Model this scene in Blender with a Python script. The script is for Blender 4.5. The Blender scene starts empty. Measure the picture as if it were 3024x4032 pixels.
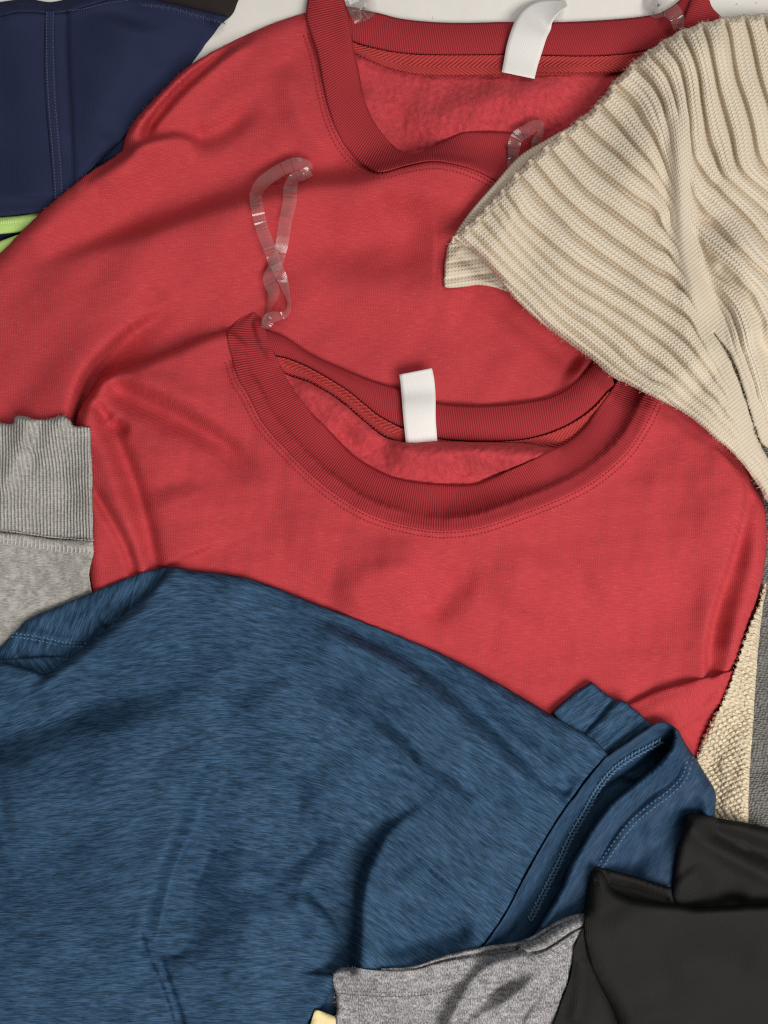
import bpy, math, random
import numpy as np
from mathutils import Vector
from mathutils.geometry import delaunay_2d_cdt

random.seed(7)
RNG = np.random.default_rng(11)

# ------------------------------------------------------------------ measures
# plan units: 1 unit = U metres on the table top; x to the right, y towards the near table edge
U = 0.45 / 3024.0
HC = 3600.0                      # camera height above the table, plan units
CX, CY = 1512.0, 2016.0

def world(x, y, z):
    k = (HC - z) / HC
    return np.stack([(x - CX) * k * U, (CY - y) * k * U, z * U], axis=-1)

# ------------------------------------------------------------------ camera, light, exposure
scene = bpy.context.scene
cam_d = bpy.data.cameras.new('camera')
cam = bpy.data.objects.new('camera', cam_d)
scene.collection.objects.link(cam)
cam.location = (0, 0, HC * U)
cam.rotation_euler = (0, 0, 0)
cam_d.sensor_fit = 'VERTICAL'
cam_d.angle = 2 * math.atan(2016.0 / HC)
cam_d.clip_start = 0.01
cam_d.clip_end = 50
scene.camera = cam

world_d = bpy.data.worlds.new('World')
scene.world = world_d
world_d.use_nodes = True
bg = world_d.node_tree.nodes['Background']
bg.inputs[0].default_value = (1.0, 0.965, 0.92, 1)
bg.inputs[1].default_value = 0.13

def area(name, loc, target, sx, sy, power, col):
    d = bpy.data.lights.new(name, 'AREA')
    d.shape = 'RECTANGLE'; d.size = sx; d.size_y = sy
    d.energy = power; d.color = col
    o = bpy.data.objects.new(name, d)
    scene.collection.objects.link(o)
    o.location = loc
    v = Vector(target) - Vector(loc)
    o.rotation_euler = v.to_track_quat('-Z', 'Y').to_euler()
    return o
area('ceiling_light_panel', (0.55, -0.80, 1.25), (0, -0.05, 0), 1.2, 0.7, 25.5, (1.0, 0.955, 0.89))
area('ceiling_light_panel', (0.70, 0.95, 1.75), (0, 0, 0), 1.2, 0.6, 12, (1.0, 0.965, 0.92))

scene.cycles.use_denoising = False
scene.cycles.filter_width = 1.2
vs = scene.view_settings
vs.view_transform = 'Standard'
vs.look = 'None'
vs.gamma = 1
vs.exposure = -0.06
vs.use_curve_mapping = False

# ------------------------------------------------------------------ helpers: curves and fields
def cr(pts, step=8.0, closed=False):
    """Catmull-Rom through pts, resampled evenly."""
    P = np.array(pts, float)
    n = len(P)
    if n < 3 and not closed:
        dense = np.linspace(P[0], P[-1], 50)
    else:
        if closed:
            Q = np.vstack([P[-1], P, P[0], P[1]]); segs = n
        else:
            Q = np.vstack([2 * P[0] - P[1], P, 2 * P[-1] - P[-2]]); segs = n - 1
        t = np.linspace(0, 1, 24, endpoint=False)[:, None]
        out = []
        for i in range(segs):
            p0, p1, p2, p3 = Q[i], Q[i + 1], Q[i + 2], Q[i + 3]
            # limit overshoot on uneven spacing
            l = np.linalg.norm(p2 - p1)
            m1 = (p2 - p0); m2 = (p3 - p1)
            m1 = m1 / (np.linalg.norm(m1) + 1e-9) * l
            m2 = m2 / (np.linalg.norm(m2) + 1e-9) * l
            h00 = 2 * t**3 - 3 * t**2 + 1; h10 = t**3 - 2 * t**2 + t
            h01 = -2 * t**3 + 3 * t**2; h11 = t**3 - t**2
            out.append(h00 * p1 + h10 * m1 + h01 * p2 + h11 * m2)
        dense = np.vstack(out + ([P[:1]] if closed else [P[-1:]]))
    seg = np.linalg.norm(np.diff(dense, axis=0), axis=1)
    s = np.r_[0, np.cumsum(seg)]
    k = max(2, int(round(s[-1] / step)))
    q = np.linspace(0, s[-1], k + 1)
    if closed: q = q[:-1]
    return np.stack([np.interp(q, s, dense[:, i]) for i in range(dense.shape[1])], axis=1)

def resample(P, n):
    seg = np.linalg.norm(np.diff(P[:, :2], axis=0), axis=1)
    s = np.r_[0, np.cumsum(seg)]
    q = np.linspace(0, s[-1], n)
    return np.stack([np.interp(q, s, P[:, i]) for i in range(P.shape[1])], axis=1)

def shift(pts, d, n_fade=0):
    """curve moved d to the left of its travel"""
    C = cr(pts, 8)
    t = np.gradient(C, axis=0); t /= np.linalg.norm(t, axis=1)[:, None] + 1e-9
    k = np.ones(len(C))
    if n_fade:
        k = np.minimum(1, np.minimum(np.arange(len(C)), np.arange(len(C))[::-1]) / n_fade)
    Q = C + np.stack([t[:, 1], -t[:, 0]], 1) * (d * k)[:, None]
    return [tuple(p) for p in Q[::3]] + [tuple(Q[-1])]

def seg_dist(P, A, B):
    """nearest distance from points P to segments A->B : dist, index, param, side"""
    n = len(P)
    D = np.empty(n); I = np.empty(n, int); T = np.empty(n); Sg = np.empty(n)
    AB = B - A; L2 = (AB ** 2).sum(1) + 1e-12
    ch = max(1, int(3e6 // max(1, len(A))))
    for i in range(0, n, ch):
        p = P[i:i + ch]
        d = p[:, None, :] - A[None]
        t = np.clip((d * AB[None]).sum(2) / L2[None], 0, 1)
        r = d - t[..., None] * AB[None]
        q = (r ** 2).sum(2)
        j = q.argmin(1); k = np.arange(len(p))
        D[i:i + ch] = np.sqrt(q[k, j]); I[i:i + ch] = j; T[i:i + ch] = t[k, j]
        Sg[i:i + ch] = np.sign(AB[j, 0] * d[k, j, 1] - AB[j, 1] * d[k, j, 0])
    return D, I, T, Sg

def ring_dist(P, B):
    """distance to a closed outline: nearest corner first, then its neighbouring segments"""
    n = len(B); n_p = len(P)
    D = np.full(n_p, 1e18); I = np.zeros(n_p, int)
    q = B[::3]
    ch = max(1, int(4e6 // len(q)))
    J = np.empty(n_p, int)
    for i in range(0, n_p, ch):
        p = P[i:i + ch]
        J[i:i + ch] = ((p[:, :1] - q[None, :, 0]) ** 2 + (p[:, 1:] - q[None, :, 1]) ** 2).argmin(1) * 3
    for k in range(-4, 4):
        a = (J + k) % n; A = B[a]; AB = B[(a + 1) % n] - A
        d = P - A
        t = np.clip((d * AB).sum(1) / ((AB ** 2).sum(1) + 1e-12), 0, 1)
        r = ((d - t[:, None] * AB) ** 2).sum(1)
        m = r < D
        D[m] = r[m]; I[m] = a[m]
    return np.sqrt(D), I

def inside(P, poly):
    r = np.zeros(len(P), bool)
    x, y = P[:, 0], P[:, 1]
    A = poly; B = np.roll(poly, -1, 0)
    for (x0, y0), (x1, y1) in zip(A, B):
        if y0 == y1: continue
        c = ((y0 > y) != (y1 > y))
        if c.any():
            xi = x0 + (y - y0) * (x1 - x0) / (y1 - y0)
            r ^= c & (x < xi)
    return r

def sm(t):
    t = np.clip(t, 0, 1)
    return t * t * (3 - 2 * t)

FOLD = 1.6
def stroke(pts, A, wl, wr, t0=.25, t1=.25, p=2.0):
    """a fold: height A along a line, falling off over wl on its left, wr on its right"""
    C = cr(pts, 10)
    n = len(C) - 1
    def f(P):
        m = max(wl, wr) * 3
        lo = C.min(0) - m; hi = C.max(0) + m
        z = np.zeros(len(P))
        k = np.where(((P > lo) & (P < hi)).all(1))[0]
        if len(k) == 0: return z
        d, i, t, s = seg_dist(P[k], C[:-1], C[1:])
        a = (i + t) / n
        amp = np.ones(len(k))
        if t0 > 0: amp *= sm(a / t0)
        if t1 > 0: amp *= sm((1 - a) / t1)
        w = np.where(s > 0, wr, wl)
        z[k] = FOLD * A * amp * np.exp(-(d / w) ** p)
        return z
    return f

def stepfold(pts, hl, hr, wl, wr, ws=14, t0=.3, t1=.1):
    """a fold edge: height hl on the left of the line, hr on its right, passing from one to the other over ws"""
    C = cr(pts, 10)
    n = len(C) - 1
    def f(P):
        m = max(wl, wr) * 2.8
        lo = C.min(0) - m; hi = C.max(0) + m
        z = np.zeros(len(P))
        k = np.where(((P > lo) & (P < hi)).all(1))[0]
        if len(k) == 0: return z
        d, i, t, s = seg_dist(P[k], C[:-1], C[1:])
        a = (i + t) / n
        amp = np.ones(len(k))
        if t0 > 0: amp *= sm(a / t0)
        if t1 > 0: amp *= sm((1 - a) / t1)
        sd = d * np.where(s > 0, 1, -1)
        g = .5 + .5 * np.tanh(sd / ws)
        z[k] = FOLD * amp * (hl * np.exp(-(d / wl) ** 2) * (1 - g) + hr * np.exp(-(d / wr) ** 2) * g)
        return z
    return f

def waves(seed, amp, wl, n=14, ang=None, spread=math.pi):
    r = np.random.default_rng(seed)
    th = (r.uniform(-spread / 2, spread / 2, n) + (ang if ang is not None else 0))
    k = 2 * math.pi / (wl * r.uniform(.6, 1.7, n))
    ph = r.uniform(0, 6.283, n); a = r.uniform(.4, 1, n); a *= amp / math.sqrt((a ** 2).sum() / 2)
    def f(P):
        z = np.zeros(len(P))
        for i in range(n):
            z += a[i] * np.sin((P[:, 0] * math.cos(th[i]) + P[:, 1] * math.sin(th[i])) * k[i] + ph[i])
        return z
    return f

def tps(pts, vals, reg=1e-3):
    X = np.array(pts, float) / 1000; V = np.array(vals, float)
    n = len(X)
    def ker(r2): return np.where(r2 > 0, r2 * np.log(r2 + 1e-20), 0)
    K = ker(((X[:, None] - X[None]) ** 2).sum(2)) + np.eye(n) * reg
    Pm = np.c_[np.ones(n), X]
    M = np.zeros((n + 3, n + 3)); M[:n, :n] = K; M[:n, n:] = Pm; M[n:, :n] = Pm.T
    sol = np.linalg.solve(M, np.r_[V, np.zeros(3)])
    def f(P):
        Q = P / 1000; out = np.empty(len(Q))
        for i in range(0, len(Q), 20000):
            q = Q[i:i + 20000]
            out[i:i + 20000] = ker(((q[:, None] - X[None]) ** 2).sum(2)) @ sol[:n] + sol[n] + q @ sol[n + 1:]
        return out
    return f

# ------------------------------------------------------------------ the pile: height of what lies on the table so far
GS = 10.0
GX0, GY0 = -500.0, -500.0
GNX, GNY = 405, 505
TOP = np.zeros((GNY, GNX))
GAP = 7.0

def blur(Z, sig):
    r = int(3 * sig) + 1
    k = np.exp(-0.5 * (np.arange(-r, r + 1) / sig) ** 2); k /= k.sum()
    n0, n1 = Z.shape
    Zp = np.pad(Z, ((r, r), (0, 0)), mode='edge')
    Y = sum(k[i] * Zp[i:i + n0] for i in range(len(k)))
    Yp = np.pad(Y, ((0, 0), (r, r)), mode='edge')
    return sum(k[i] * Yp[:, i:i + n1] for i in range(len(k)))

def dilate(Z):
    P = np.pad(Z, 1, mode='edge')
    out = Z.copy()
    for a in range(3):
        for b in range(3):
            out = np.maximum(out, P[a:a + Z.shape[0], b:b + Z.shape[1]])
    return out

def samp(Z, P):
    gx = np.clip((P[:, 0] - GX0) / GS, 0, GNX - 1.001); gy = np.clip((P[:, 1] - GY0) / GS, 0, GNY - 1.001)
    i = gx.astype(int); j = gy.astype(int); a = gx - i; b = gy - j
    return (Z[j, i] * (1 - a) * (1 - b) + Z[j, i + 1] * a * (1 - b) + Z[j + 1, i] * (1 - a) * b + Z[j + 1, i + 1] * a * b)

def lay(P, z):
    i = np.round((P[:, 0] - GX0) / GS).astype(int); j = np.round((P[:, 1] - GY0) / GS).astype(int)
    ok = (i >= 0) & (j >= 0) & (i < GNX) & (j < GNY)
    np.maximum.at(TOP, (j[ok], i[ok]), z[ok])

# ------------------------------------------------------------------ helpers: objects
def thing(name, label, cat, x, y, group=None):
    o = bpy.data.objects.new(name, None)
    scene.collection.objects.link(o)
    w = world(np.array(x, float), np.array(y, float), np.array(0.0))
    o.location = (w[0], w[1], 0)
    o.empty_display_size = 0.02
    o['label'] = label; o['category'] = cat
    if group: o['group'] = group
    return o

def mesh_obj(name, V, F, mat, parent=None, uv=None, smooth=True):
    me = bpy.data.meshes.new(name)
    me.from_pydata(V.tolist() if hasattr(V, 'tolist') else V, [], F)
    if uv is not None:
        l = me.uv_layers.new(name='UVMap')
        vi = np.empty(len(me.loops), int); me.loops.foreach_get('vertex_index', vi)
        l.data.foreach_set('uv', np.asarray(uv, float)[vi].ravel())
    if smooth:
        me.polygons.foreach_set('use_smooth', [True] * len(me.polygons))
    me.materials.append(mat)
    me.update()
    o = bpy.data.objects.new(name, me)
    scene.collection.objects.link(o)
    if parent is not None:
        o.parent = parent
        o.matrix_parent_inverse = Vector((0, 0, 0)) and parent.matrix_world.inverted()
        o.location = (-parent.location[0], -parent.location[1], -parent.location[2])
        o.matrix_parent_inverse.identity()
        if parent.parent is not None:
            o.location = (0, 0, 0)
    return o

class Sheet: pass

def sheet(name, parent, outline, mat, lift=40, folds=(), sig=6, res=9.0, uvf=None, gap=GAP, thick=0.0007, rel=None, hold=0.0, sub=None):
    """cloth laid over the pile. outline = list of (control points, edge radius); folds = height functions"""
    B = []; R = []
    for pts, r in outline:
        c = cr(pts, res) if len(pts) > 1 else np.array(pts, float)
        B.append(c[:-1] if len(c) > 1 else c); R.append(np.full(len(B[-1]), float(r)))
    B = np.vstack(B); R = np.r_[tuple(R)]
    keep = np.r_[True, np.linalg.norm(np.diff(B, axis=0), axis=1) > 1.5]
    B = B[keep]; R = R[keep]
    wob = waves(len(B), .55, 60)
    tg = np.roll(B, -1, 0) - np.roll(B, 1, 0); tg /= np.linalg.norm(tg, axis=1)[:, None] + 1e-9
    if thick > .0005: B = B + np.stack([-tg[:, 1], tg[:, 0]], 1) * wob(B)[:, None]
    # orientation
    ar = 0.5 * np.sum(B[:, 0] * np.roll(B[:, 1], -1) - np.roll(B[:, 0], -1) * B[:, 1])
    if ar < 0: B = B[::-1].copy(); R = R[::-1].copy()
    # soften radius changes
    for _ in range(6): R = (np.roll(R, 1) + R * 2 + np.roll(R, -1)) / 4
    Us = blur(TOP, sig); Um = dilate(TOP)
    def zf(P, bd=None):
        u = samp(Us, P); m = samp(Um, P)
        z = u + (lift(P) if callable(lift) else lift)
        for f in folds: z = z + f(P)
        z = np.maximum(z, m + gap)
        if bd is None:
            d, i = ring_dist(P, B)
        else:
            d, i = bd
        r = R[i]
        e = np.clip(1 - d / r, 0, 1)
        fr = 1 - np.sqrt(np.maximum(0, 1 - e * e))
        low = m + gap * .6 + hold
        z = z * (1 - fr) + np.minimum(low, z) * fr
        return z
    lo = B.min(0); hi = B.max(0)
    xs = np.arange(lo[0], hi[0], res); ys = np.arange(lo[1], hi[1], res * .866)
    GXm, GYm = np.meshgrid(xs, ys)
    GXm = GXm + (np.arange(len(ys)) % 2)[:, None] * res * .5
    P = np.stack([GXm.ravel(), GYm.ravel()], 1) + RNG.uniform(-.12, .12, (GXm.size, 2)) * res
    P = P[inside(P, B)]
    d, i = ring_dist(P, B)
    P = P[d > np.maximum(res * .7, np.minimum(R[i] * .55, res * 1.6))]
    # rings inside the rolled edge
    tg = np.roll(B, -1, 0) - np.roll(B, 1, 0); tg /= np.linalg.norm(tg, axis=1)[:, None] + 1e-9
    nrm = np.stack([-tg[:, 1], tg[:, 0]], 1)
    rings = []
    for k in (.05, .18, .4):
        off = R * k
        q = B + nrm * off[:, None]
        ok = (off > 1.2) & inside(q, B)
        q = q[ok]
        if len(q) == 0: continue
        dd, ii = ring_dist(q, B)
        rings.append(q[dd > off[ok] * .9])
    allp = np.vstack([B] + rings + [P])
    nb = len(B)
    r = delaunay_2d_cdt([Vector(p) for p in allp.tolist()], [], [list(range(nb))], 1, 1e-3, False)
    V2 = np.array([tuple(v) for v in r[0]])
    d, i = ring_dist(V2, B)
    z = zf(V2, (d, i))
    if rel is not None: z = z + rel(V2) * np.clip(d / 25.0, 0, 1)
    if uvf is None:
        zz = z - z.mean()
        uv = np.stack([V2[:, 0] + .35 * zz, V2[:, 1] + .5 * zz], 1) / 100
    else:
        uv = uvf(V2)
    F0 = np.array([f[:3] for f in r[2]])
    F0 = F0[inside(V2[F0].mean(1), B)]
    F = [tuple(f) for f in F0[:, ::-1].tolist()]
    o = mesh_obj(name, world(V2[:, 0], V2[:, 1], z), F, mat, parent, uv)
    # make normals point up
    if len(o.data.polygons) and o.data.polygons[0].normal.z < 0:
        o.data.flip_normals()
    if thick:
        m = o.modifiers.new('cloth', 'SOLIDIFY'); m.thickness = thick; m.offset = -1
    fa = np.array([f[:3] for f in F])
    lay(V2, z); lay(V2[fa].mean(1), z[fa].mean(1))
    S = Sheet(); S.o = o; S.z = zf; S.B = B
    return S

def strip(name, parent, ca, cb, mat, lift=20, bulge=10, nv=12, step=7.0, sig=5, gap=GAP, thick=0.0007, folds=(), drop=(0.0, 0.0), dexp=3.0, lay_it=True, uvscale=1.0, pw=2.0):
    """band of cloth between two curves; u runs along it, v across"""
    a = cr(ca, step); b = cr(cb, step)
    n = max(len(a), len(b))
    a = resample(a, n); b = resample(b, n)
    Us = blur(TOP, sig); Um = dilate(TOP)
    v = np.linspace(0, 1, nv)
    P = a[:, None, :] * (1 - v)[None, :, None] + b[:, None, :] * v[None, :, None]
    Pf = P.reshape(-1, 2)
    vv = np.tile(v, n); tt = np.repeat(np.linspace(0, 1, n), nv)
    if callable(lift): L = lift(tt)
    elif isinstance(lift, (list, tuple)): L = np.interp(tt, np.linspace(0, 1, len(lift)), lift)
    else: L = np.full(len(tt), float(lift))
    z = samp(Us, Pf) + L
    for f in folds: z = z + f(Pf)
    q = 1 - np.abs(2 * vv - 1) ** pw
    z = z + bulge * np.where(vv < .5, q, q ** .5)
    z = z - drop[0] * (1 - vv) ** 3 - drop[1] * vv ** dexp
    z = np.maximum(z, samp(Um, Pf) + gap)
    c = (a + b) / 2
    s = np.r_[0, np.cumsum(np.linalg.norm(np.diff(c, axis=0), axis=1))]
    wd = np.linalg.norm(a - b, axis=1).mean()
    uv = np.stack([np.repeat(s, nv), vv * wd], 1) / 100 * uvscale
    F = []
    for i in range(n - 1):
        for j in range(nv - 1):
            q = i * nv + j
            F.append((q, q + 1, q + nv + 1, q + nv))
    o = mesh_obj(name, world(Pf[:, 0], Pf[:, 1], z), F, mat, parent, uv)
    if o.data.polygons[len(F) // 2].normal.z < 0: o.data.flip_normals()
    if thick:
        m = o.modifiers.new('cloth', 'SOLIDIFY'); m.thickness = thick; m.offset = -1
    if lay_it:
        lay(Pf, z)
        g = z.reshape(n, nv)
        mid = (P[1:, 1:] + P[:-1, :-1]) / 2
        lay(mid.reshape(-1, 2), ((g[1:, 1:] + g[:-1, :-1]) / 2).ravel())
    S = Sheet(); S.o = o; S.P = P; S.Z = z.reshape(n, nv)
    return S

OCT = np.array([(-.5, 0, 0), (-.3, .5, 0), (.3, .5, 0), (.5, 0, 0), (.3, -.5, 0), (-.3, -.5, 0), (-.25, 0, .5), (.25, 0, .5)])
OCF = [(0, 6, 1), (1, 6, 7, 2), (2, 7, 3), (3, 7, 4), (4, 7, 6, 5), (5, 6, 0)]

def stitches(name, parent, pts, mat, spacing=13, length=10, width=5, height=5, off=0, ang=0, alt=0, zfun=None, dz=0.0, jitter=.15):
    """a row of thread stitches lying on the cloth"""
    C = cr(pts, 4)
    seg = np.linalg.norm(np.diff(C, axis=0), axis=1); s = np.r_[0, np.cumsum(seg)]
    k = max(2, int(s[-1] / spacing))
    q = np.linspace(0, s[-1], k)
    c = np.stack([np.interp(q, s, C[:, 0]), np.interp(q, s, C[:, 1])], 1)
    t = np.gradient(c, axis=0); t /= np.linalg.norm(t, axis=1)[:, None] + 1e-9
    nn = np.stack([-t[:, 1], t[:, 0]], 1)
    c = c + nn * off
    z = (zfun(c) if zfun is not None else samp(TOP, c)) + dz
    V = []; F = []
    for i in range(k):
        a = math.radians(ang + (alt if i % 2 else -alt) + random.uniform(-4, 4))
        dx = t[i] * math.cos(a) + nn[i] * math.sin(a); dy = np.array([-dx[1], dx[0]])
        L = length * random.uniform(1 - jitter, 1 + jitter)
        pts2 = c[i] + OCT[:, :1] * L * dx + OCT[:, 1:2] * width * dy
        zz = z[i] + OCT[:, 2] * 2 * height * .6
        b = len(V)
        V += world(pts2[:, 0], pts2[:, 1], zz).tolist()
        F += [tuple(b + j for j in f) for f in OCF]
    o = mesh_obj(name, V, F, mat, parent)
    o['kind'] = 'stuff'
    return o

def ribbon(name, parent, pts, mat, width=40, nv=5, step=6, thick=0.0002, crinkle=0, cup=0, seed=0, abs_z=False, gap=6):
    """narrow tape: pts = (x, y, height over the pile, turn in degrees, width factor)"""
    r = np.random.default_rng(seed)
    Q = np.array([tuple(p) + (0, 1)[len(p) - 3:] if len(p) < 5 else p for p in pts], float)
    C = cr(Q, step)
    n = len(C)
    t = np.gradient(C[:, :2], axis=0); t /= np.linalg.norm(t, axis=1)[:, None] + 1e-9
    nn = np.stack([-t[:, 1], t[:, 0]], 1)
    v = np.linspace(-.5, .5, nv)
    ang = np.radians(C[:, 3]); wd = width * C[:, 4]
    P = C[:, None, :2] + nn[:, None, :] * (v[None] * wd[:, None] * np.cos(ang)[:, None])[..., None]
    base = samp(blur(TOP, 2), C[:, :2]) if not abs_z else np.zeros(n)
    Z = base[:, None] + C[:, 2][:, None] + v[None] * (wd * np.sin(ang))[:, None]
    Z = Z + cup * (1 - (2 * v[None]) ** 2)
    if crinkle:
        Z = Z + crinkle * np.interp(np.arange(n), np.arange(0, n + 10, 5), r.normal(0, 1, len(np.arange(0, n + 10, 5))))[:, None]
        Z = Z + crinkle * .5 * np.interp(np.arange(n), np.arange(0, n + 10, 5), r.normal(0, 1, len(np.arange(0, n + 10, 5))))[:, None] * v[None] * 2
    if crinkle:
        for q in r.choice(np.arange(2, n - 2), max(1, n // 7), replace=False):
            Z[q] += r.uniform(4, 8) * np.linspace(r.uniform(.2, 1), r.uniform(.2, 1), nv)
    Pf = P.reshape(-1, 2); Zf = Z.ravel()
    if not abs_z: Zf = np.maximum(Zf, samp(dilate(TOP), Pf) + gap)
    s = np.r_[0, np.cumsum(np.linalg.norm(np.diff(C[:, :2], axis=0), axis=1))]
    uv = np.stack([np.repeat(s, nv), np.tile(v + .5, n) * width], 1) / 100
    F = [(i * nv + j, i * nv + j + 1, (i + 1) * nv + j + 1, (i + 1) * nv + j) for i in range(n - 1) for j in range(nv - 1)]
    o = mesh_obj(name, world(Pf[:, 0], Pf[:, 1], Zf), F, mat, parent, uv, smooth=not crinkle)
    if o.data.polygons[len(F) // 2].normal.z < 0: o.data.flip_normals()
    if thick:
        m = o.modifiers.new('tape', 'SOLIDIFY'); m.thickness = thick; m.offset = -1
    return o

def fuzz(parent, B, mat, n=300, ln=(7, 20), seed=0, zfun=None):
    """loose fibre ends along a cloth edge"""
    r = np.random.default_rng(seed)
    V = []; F = []
    k = r.integers(0, len(B), n)
    tg = np.roll(B, -1, 0) - np.roll(B, 1, 0); tg /= np.linalg.norm(tg, axis=1)[:, None] + 1e-9
    p0 = B[k] + r.normal(0, 2, (n, 2))
    ok = (p0[:, 0] > -60) & (p0[:, 0] < 3090) & (p0[:, 1] > -60) & (p0[:, 1] < 4100)
    z0 = zfun(p0)
    for i in np.where(ok)[0]:
        out = np.array([tg[k[i], 1], -tg[k[i], 0]])
        a = r.normal(0, .9); ca, sa = math.cos(a), math.sin(a)
        d = np.array([out[0] * ca - out[1] * sa, out[0] * sa + out[1] * ca])
        e = np.array([-d[1], d[0]]); L = r.uniform(*ln); bend = r.normal(0, .35)
        q = [p0[i] - d * 4, p0[i] + d * L * .5 + e * bend * L * .3, p0[i] + d * L + e * bend * L]
        zz = [z0[i] + 2, z0[i] + 4 + r.uniform(0, 5), z0[i] + 3 + r.uniform(0, 8)]
        w = .35
        b = len(V)
        pts = np.array([q[0] - e * w, q[0] + e * w, q[1] - e * w, q[1] + e * w, q[2]])
        V += world(pts[:, 0], pts[:, 1], np.array([zz[0], zz[0], zz[1], zz[1], zz[2]])).tolist()
        F += [(b, b + 1, b + 3, b + 2), (b + 2, b + 3, b + 4)]
    o = mesh_obj('loose_fibres', V, F, mat, parent)
    o['kind'] = 'stuff'

# ------------------------------------------------------------------ materials
class NT:
    def __init__(s, name):
        s.m = bpy.data.materials.new(name); s.m.use_nodes = True
        s.t = s.m.node_tree; s.t.nodes.clear()
        s.out = s.t.nodes.new('ShaderNodeOutputMaterial')
        s.p = s.t.nodes.new('ShaderNodeBsdfPrincipled')
        s.t.links.new(s.p.outputs[0], s.out.inputs[0])
    def n(s, ty, **kw):
        x = s.t.nodes.new(ty)
        for k, v in kw.items(): setattr(x, k, v)
        return x
    def l(s, a, b): s.t.links.new(a, b)
    def val(s, sock, v):
        if hasattr(v, 'is_output') or hasattr(v, 'links'): s.l(v, sock)
        else: sock.default_value = v
    def math(s, op, a, b=0.0, c=0.0):
        x = s.n('ShaderNodeMath', operation=op)
        s.val(x.inputs[0], a); s.val(x.inputs[1], b)
        if op in ('MULTIPLY_ADD', 'WRAP', 'SMOOTH_MIN', 'COMPARE'): s.val(x.inputs[2], c)
        return x.outputs[0]
    def uv(s):
        x = s.n('ShaderNodeUVMap'); return x.outputs[0]
    def sep(s, v):
        x = s.n('ShaderNodeSeparateXYZ'); s.l(v, x.inputs[0]); return x.outputs[0], x.outputs[1]
    def comb(s, x, y, z=0.0):
        c = s.n('ShaderNodeCombineXYZ')
        s.val(c.inputs[0], x); s.val(c.inputs[1], y); s.val(c.inputs[2], z)
        return c.outputs[0]
    def noise(s, vec, scale, detail=2, rough=.5, dist=0.0):
        x = s.n('ShaderNodeTexNoise'); s.l(vec, x.inputs['Vector'])
        x.inputs['Scale'].default_value = scale; x.inputs['Detail'].default_value = detail
        x.inputs['Roughness'].default_value = rough; x.inputs['Distortion'].default_value = dist
        return x.outputs[0]
    def ramp(s, f, stops):
        x = s.n('ShaderNodeValToRGB'); s.l(f, x.inputs[0])
        e = x.color_ramp.elements
        while len(e) < len(stops): e.new(.5)
        for i, (p, c) in enumerate(stops):
            e[i].position = p; e[i].color = tuple(c) + (1,) if len(c) == 3 else c
        return x.outputs[0]
    def mix(s, f, a, b, mode='MIX'):
        x = s.n('ShaderNodeMix', data_type='RGBA', blend_type=mode)
        s.val(x.inputs[0], f)
        for k, v in ((6, a), (7, b)):
            if isinstance(v, tuple): x.inputs[k].default_value = v + (1,) if len(v) == 3 else v
            else: s.l(v, x.inputs[k])
        return x.outputs[2]
    def bump(s, h, strength=.5, dist=.001, nrm=None):
        x = s.n('ShaderNodeBump'); x.inputs['Strength'].default_value = strength; x.inputs['Distance'].default_value = dist
        s.l(h, x.inputs['Height'])
        if nrm is not None: s.l(nrm, x.inputs['Normal'])
        return x.outputs[0]
    def fin(s, col, rough=.9, nrm=None, sheen=.0, sheen_tint=None, spec=.2):
        if isinstance(col, tuple): s.p.inputs['Base Color'].default_value = col + (1,)
        else: s.l(col, s.p.inputs['Base Color'])
        s.p.inputs['Roughness'].default_value = rough
        s.p.inputs['Specular IOR Level'].default_value = spec
        if nrm is not None: s.l(nrm, s.p.inputs['Normal'])
        s.p.inputs['Sheen Weight'].default_value = sheen
        s.p.inputs['Sheen Roughness'].default_value = .5
        if sheen_tint: s.p.inputs['Sheen Tint'].default_value = sheen_tint + (1,)
        return s.m

def mul(c, k): return tuple(min(1, x * k) for x in c)

def jersey(name, col, slub=.22, knit=9.5, sheen=.0, kb=.42, streak=(2.2, 34)):
    """fine knit with slubby cross streaks"""
    s = NT(name); uv = s.uv(); u, v = s.sep(uv)
    wob = s.noise(uv, 2.5, 2)
    uw = s.math('MULTIPLY_ADD', wob, .14, u)
    k = 2 * math.pi * 100 / knit
    cols = s.math('SINE', s.math('MULTIPLY', uw, k))
    diag = s.math('SINE', s.math('MULTIPLY', s.math('ADD', s.math('MULTIPLY', uw, .5), v), k * 1.1))
    kn = s.math('MULTIPLY', s.math('ADD', cols, diag), .25)
    st = s.noise(s.comb(s.math('MULTIPLY', u, streak[0]), s.math('MULTIPLY', v, streak[1])), 1.0, 3, .6)
    mot = s.noise(uv, .9, 4, .6)
    fz = s.noise(uv, 22, 2, .7)
    c = s.ramp(st, [(.36, mul(col, 1 - slub * .55)), (.5, col), (.66, tuple(min(1, x + (1 - x) * .11 * slub + x * slub * .35) for x in col))])
    c = s.mix(s.math('MULTIPLY', mot, .35), c, mul(col, .8))
    c = s.mix(s.math('MULTIPLY_ADD', kn, .34, .16), c, mul(col, .55))
    c = s.mix(s.math('MULTIPLY', s.math('SUBTRACT', fz, .45), .5), c, tuple(min(1, x * 1.25 + .03) for x in col))
    fl = s.noise(s.comb(s.math('MULTIPLY', u, 5.0), s.math('MULTIPLY', v, 26), 7.7), 1.0, 1)
    fm = s.noise(uv, .6, 2)
    fl = s.math('MULTIPLY', s.math('GREATER_THAN', s.math('ADD', fl, s.math('MULTIPLY', fm, .25)), .86), .22)
    c = s.mix(fl, c, tuple(min(1, x * 1.3 + .12) for x in col))
    h = s.math('ADD', s.math('MULTIPLY', kn, .6), s.math('MULTIPLY', fz, .6))
    nb = s.bump(h, kb, .0006)
    return s.fin(c, .92, nb, sheen, tuple(min(1, x * .6 + .4) for x in col), .06)

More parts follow.
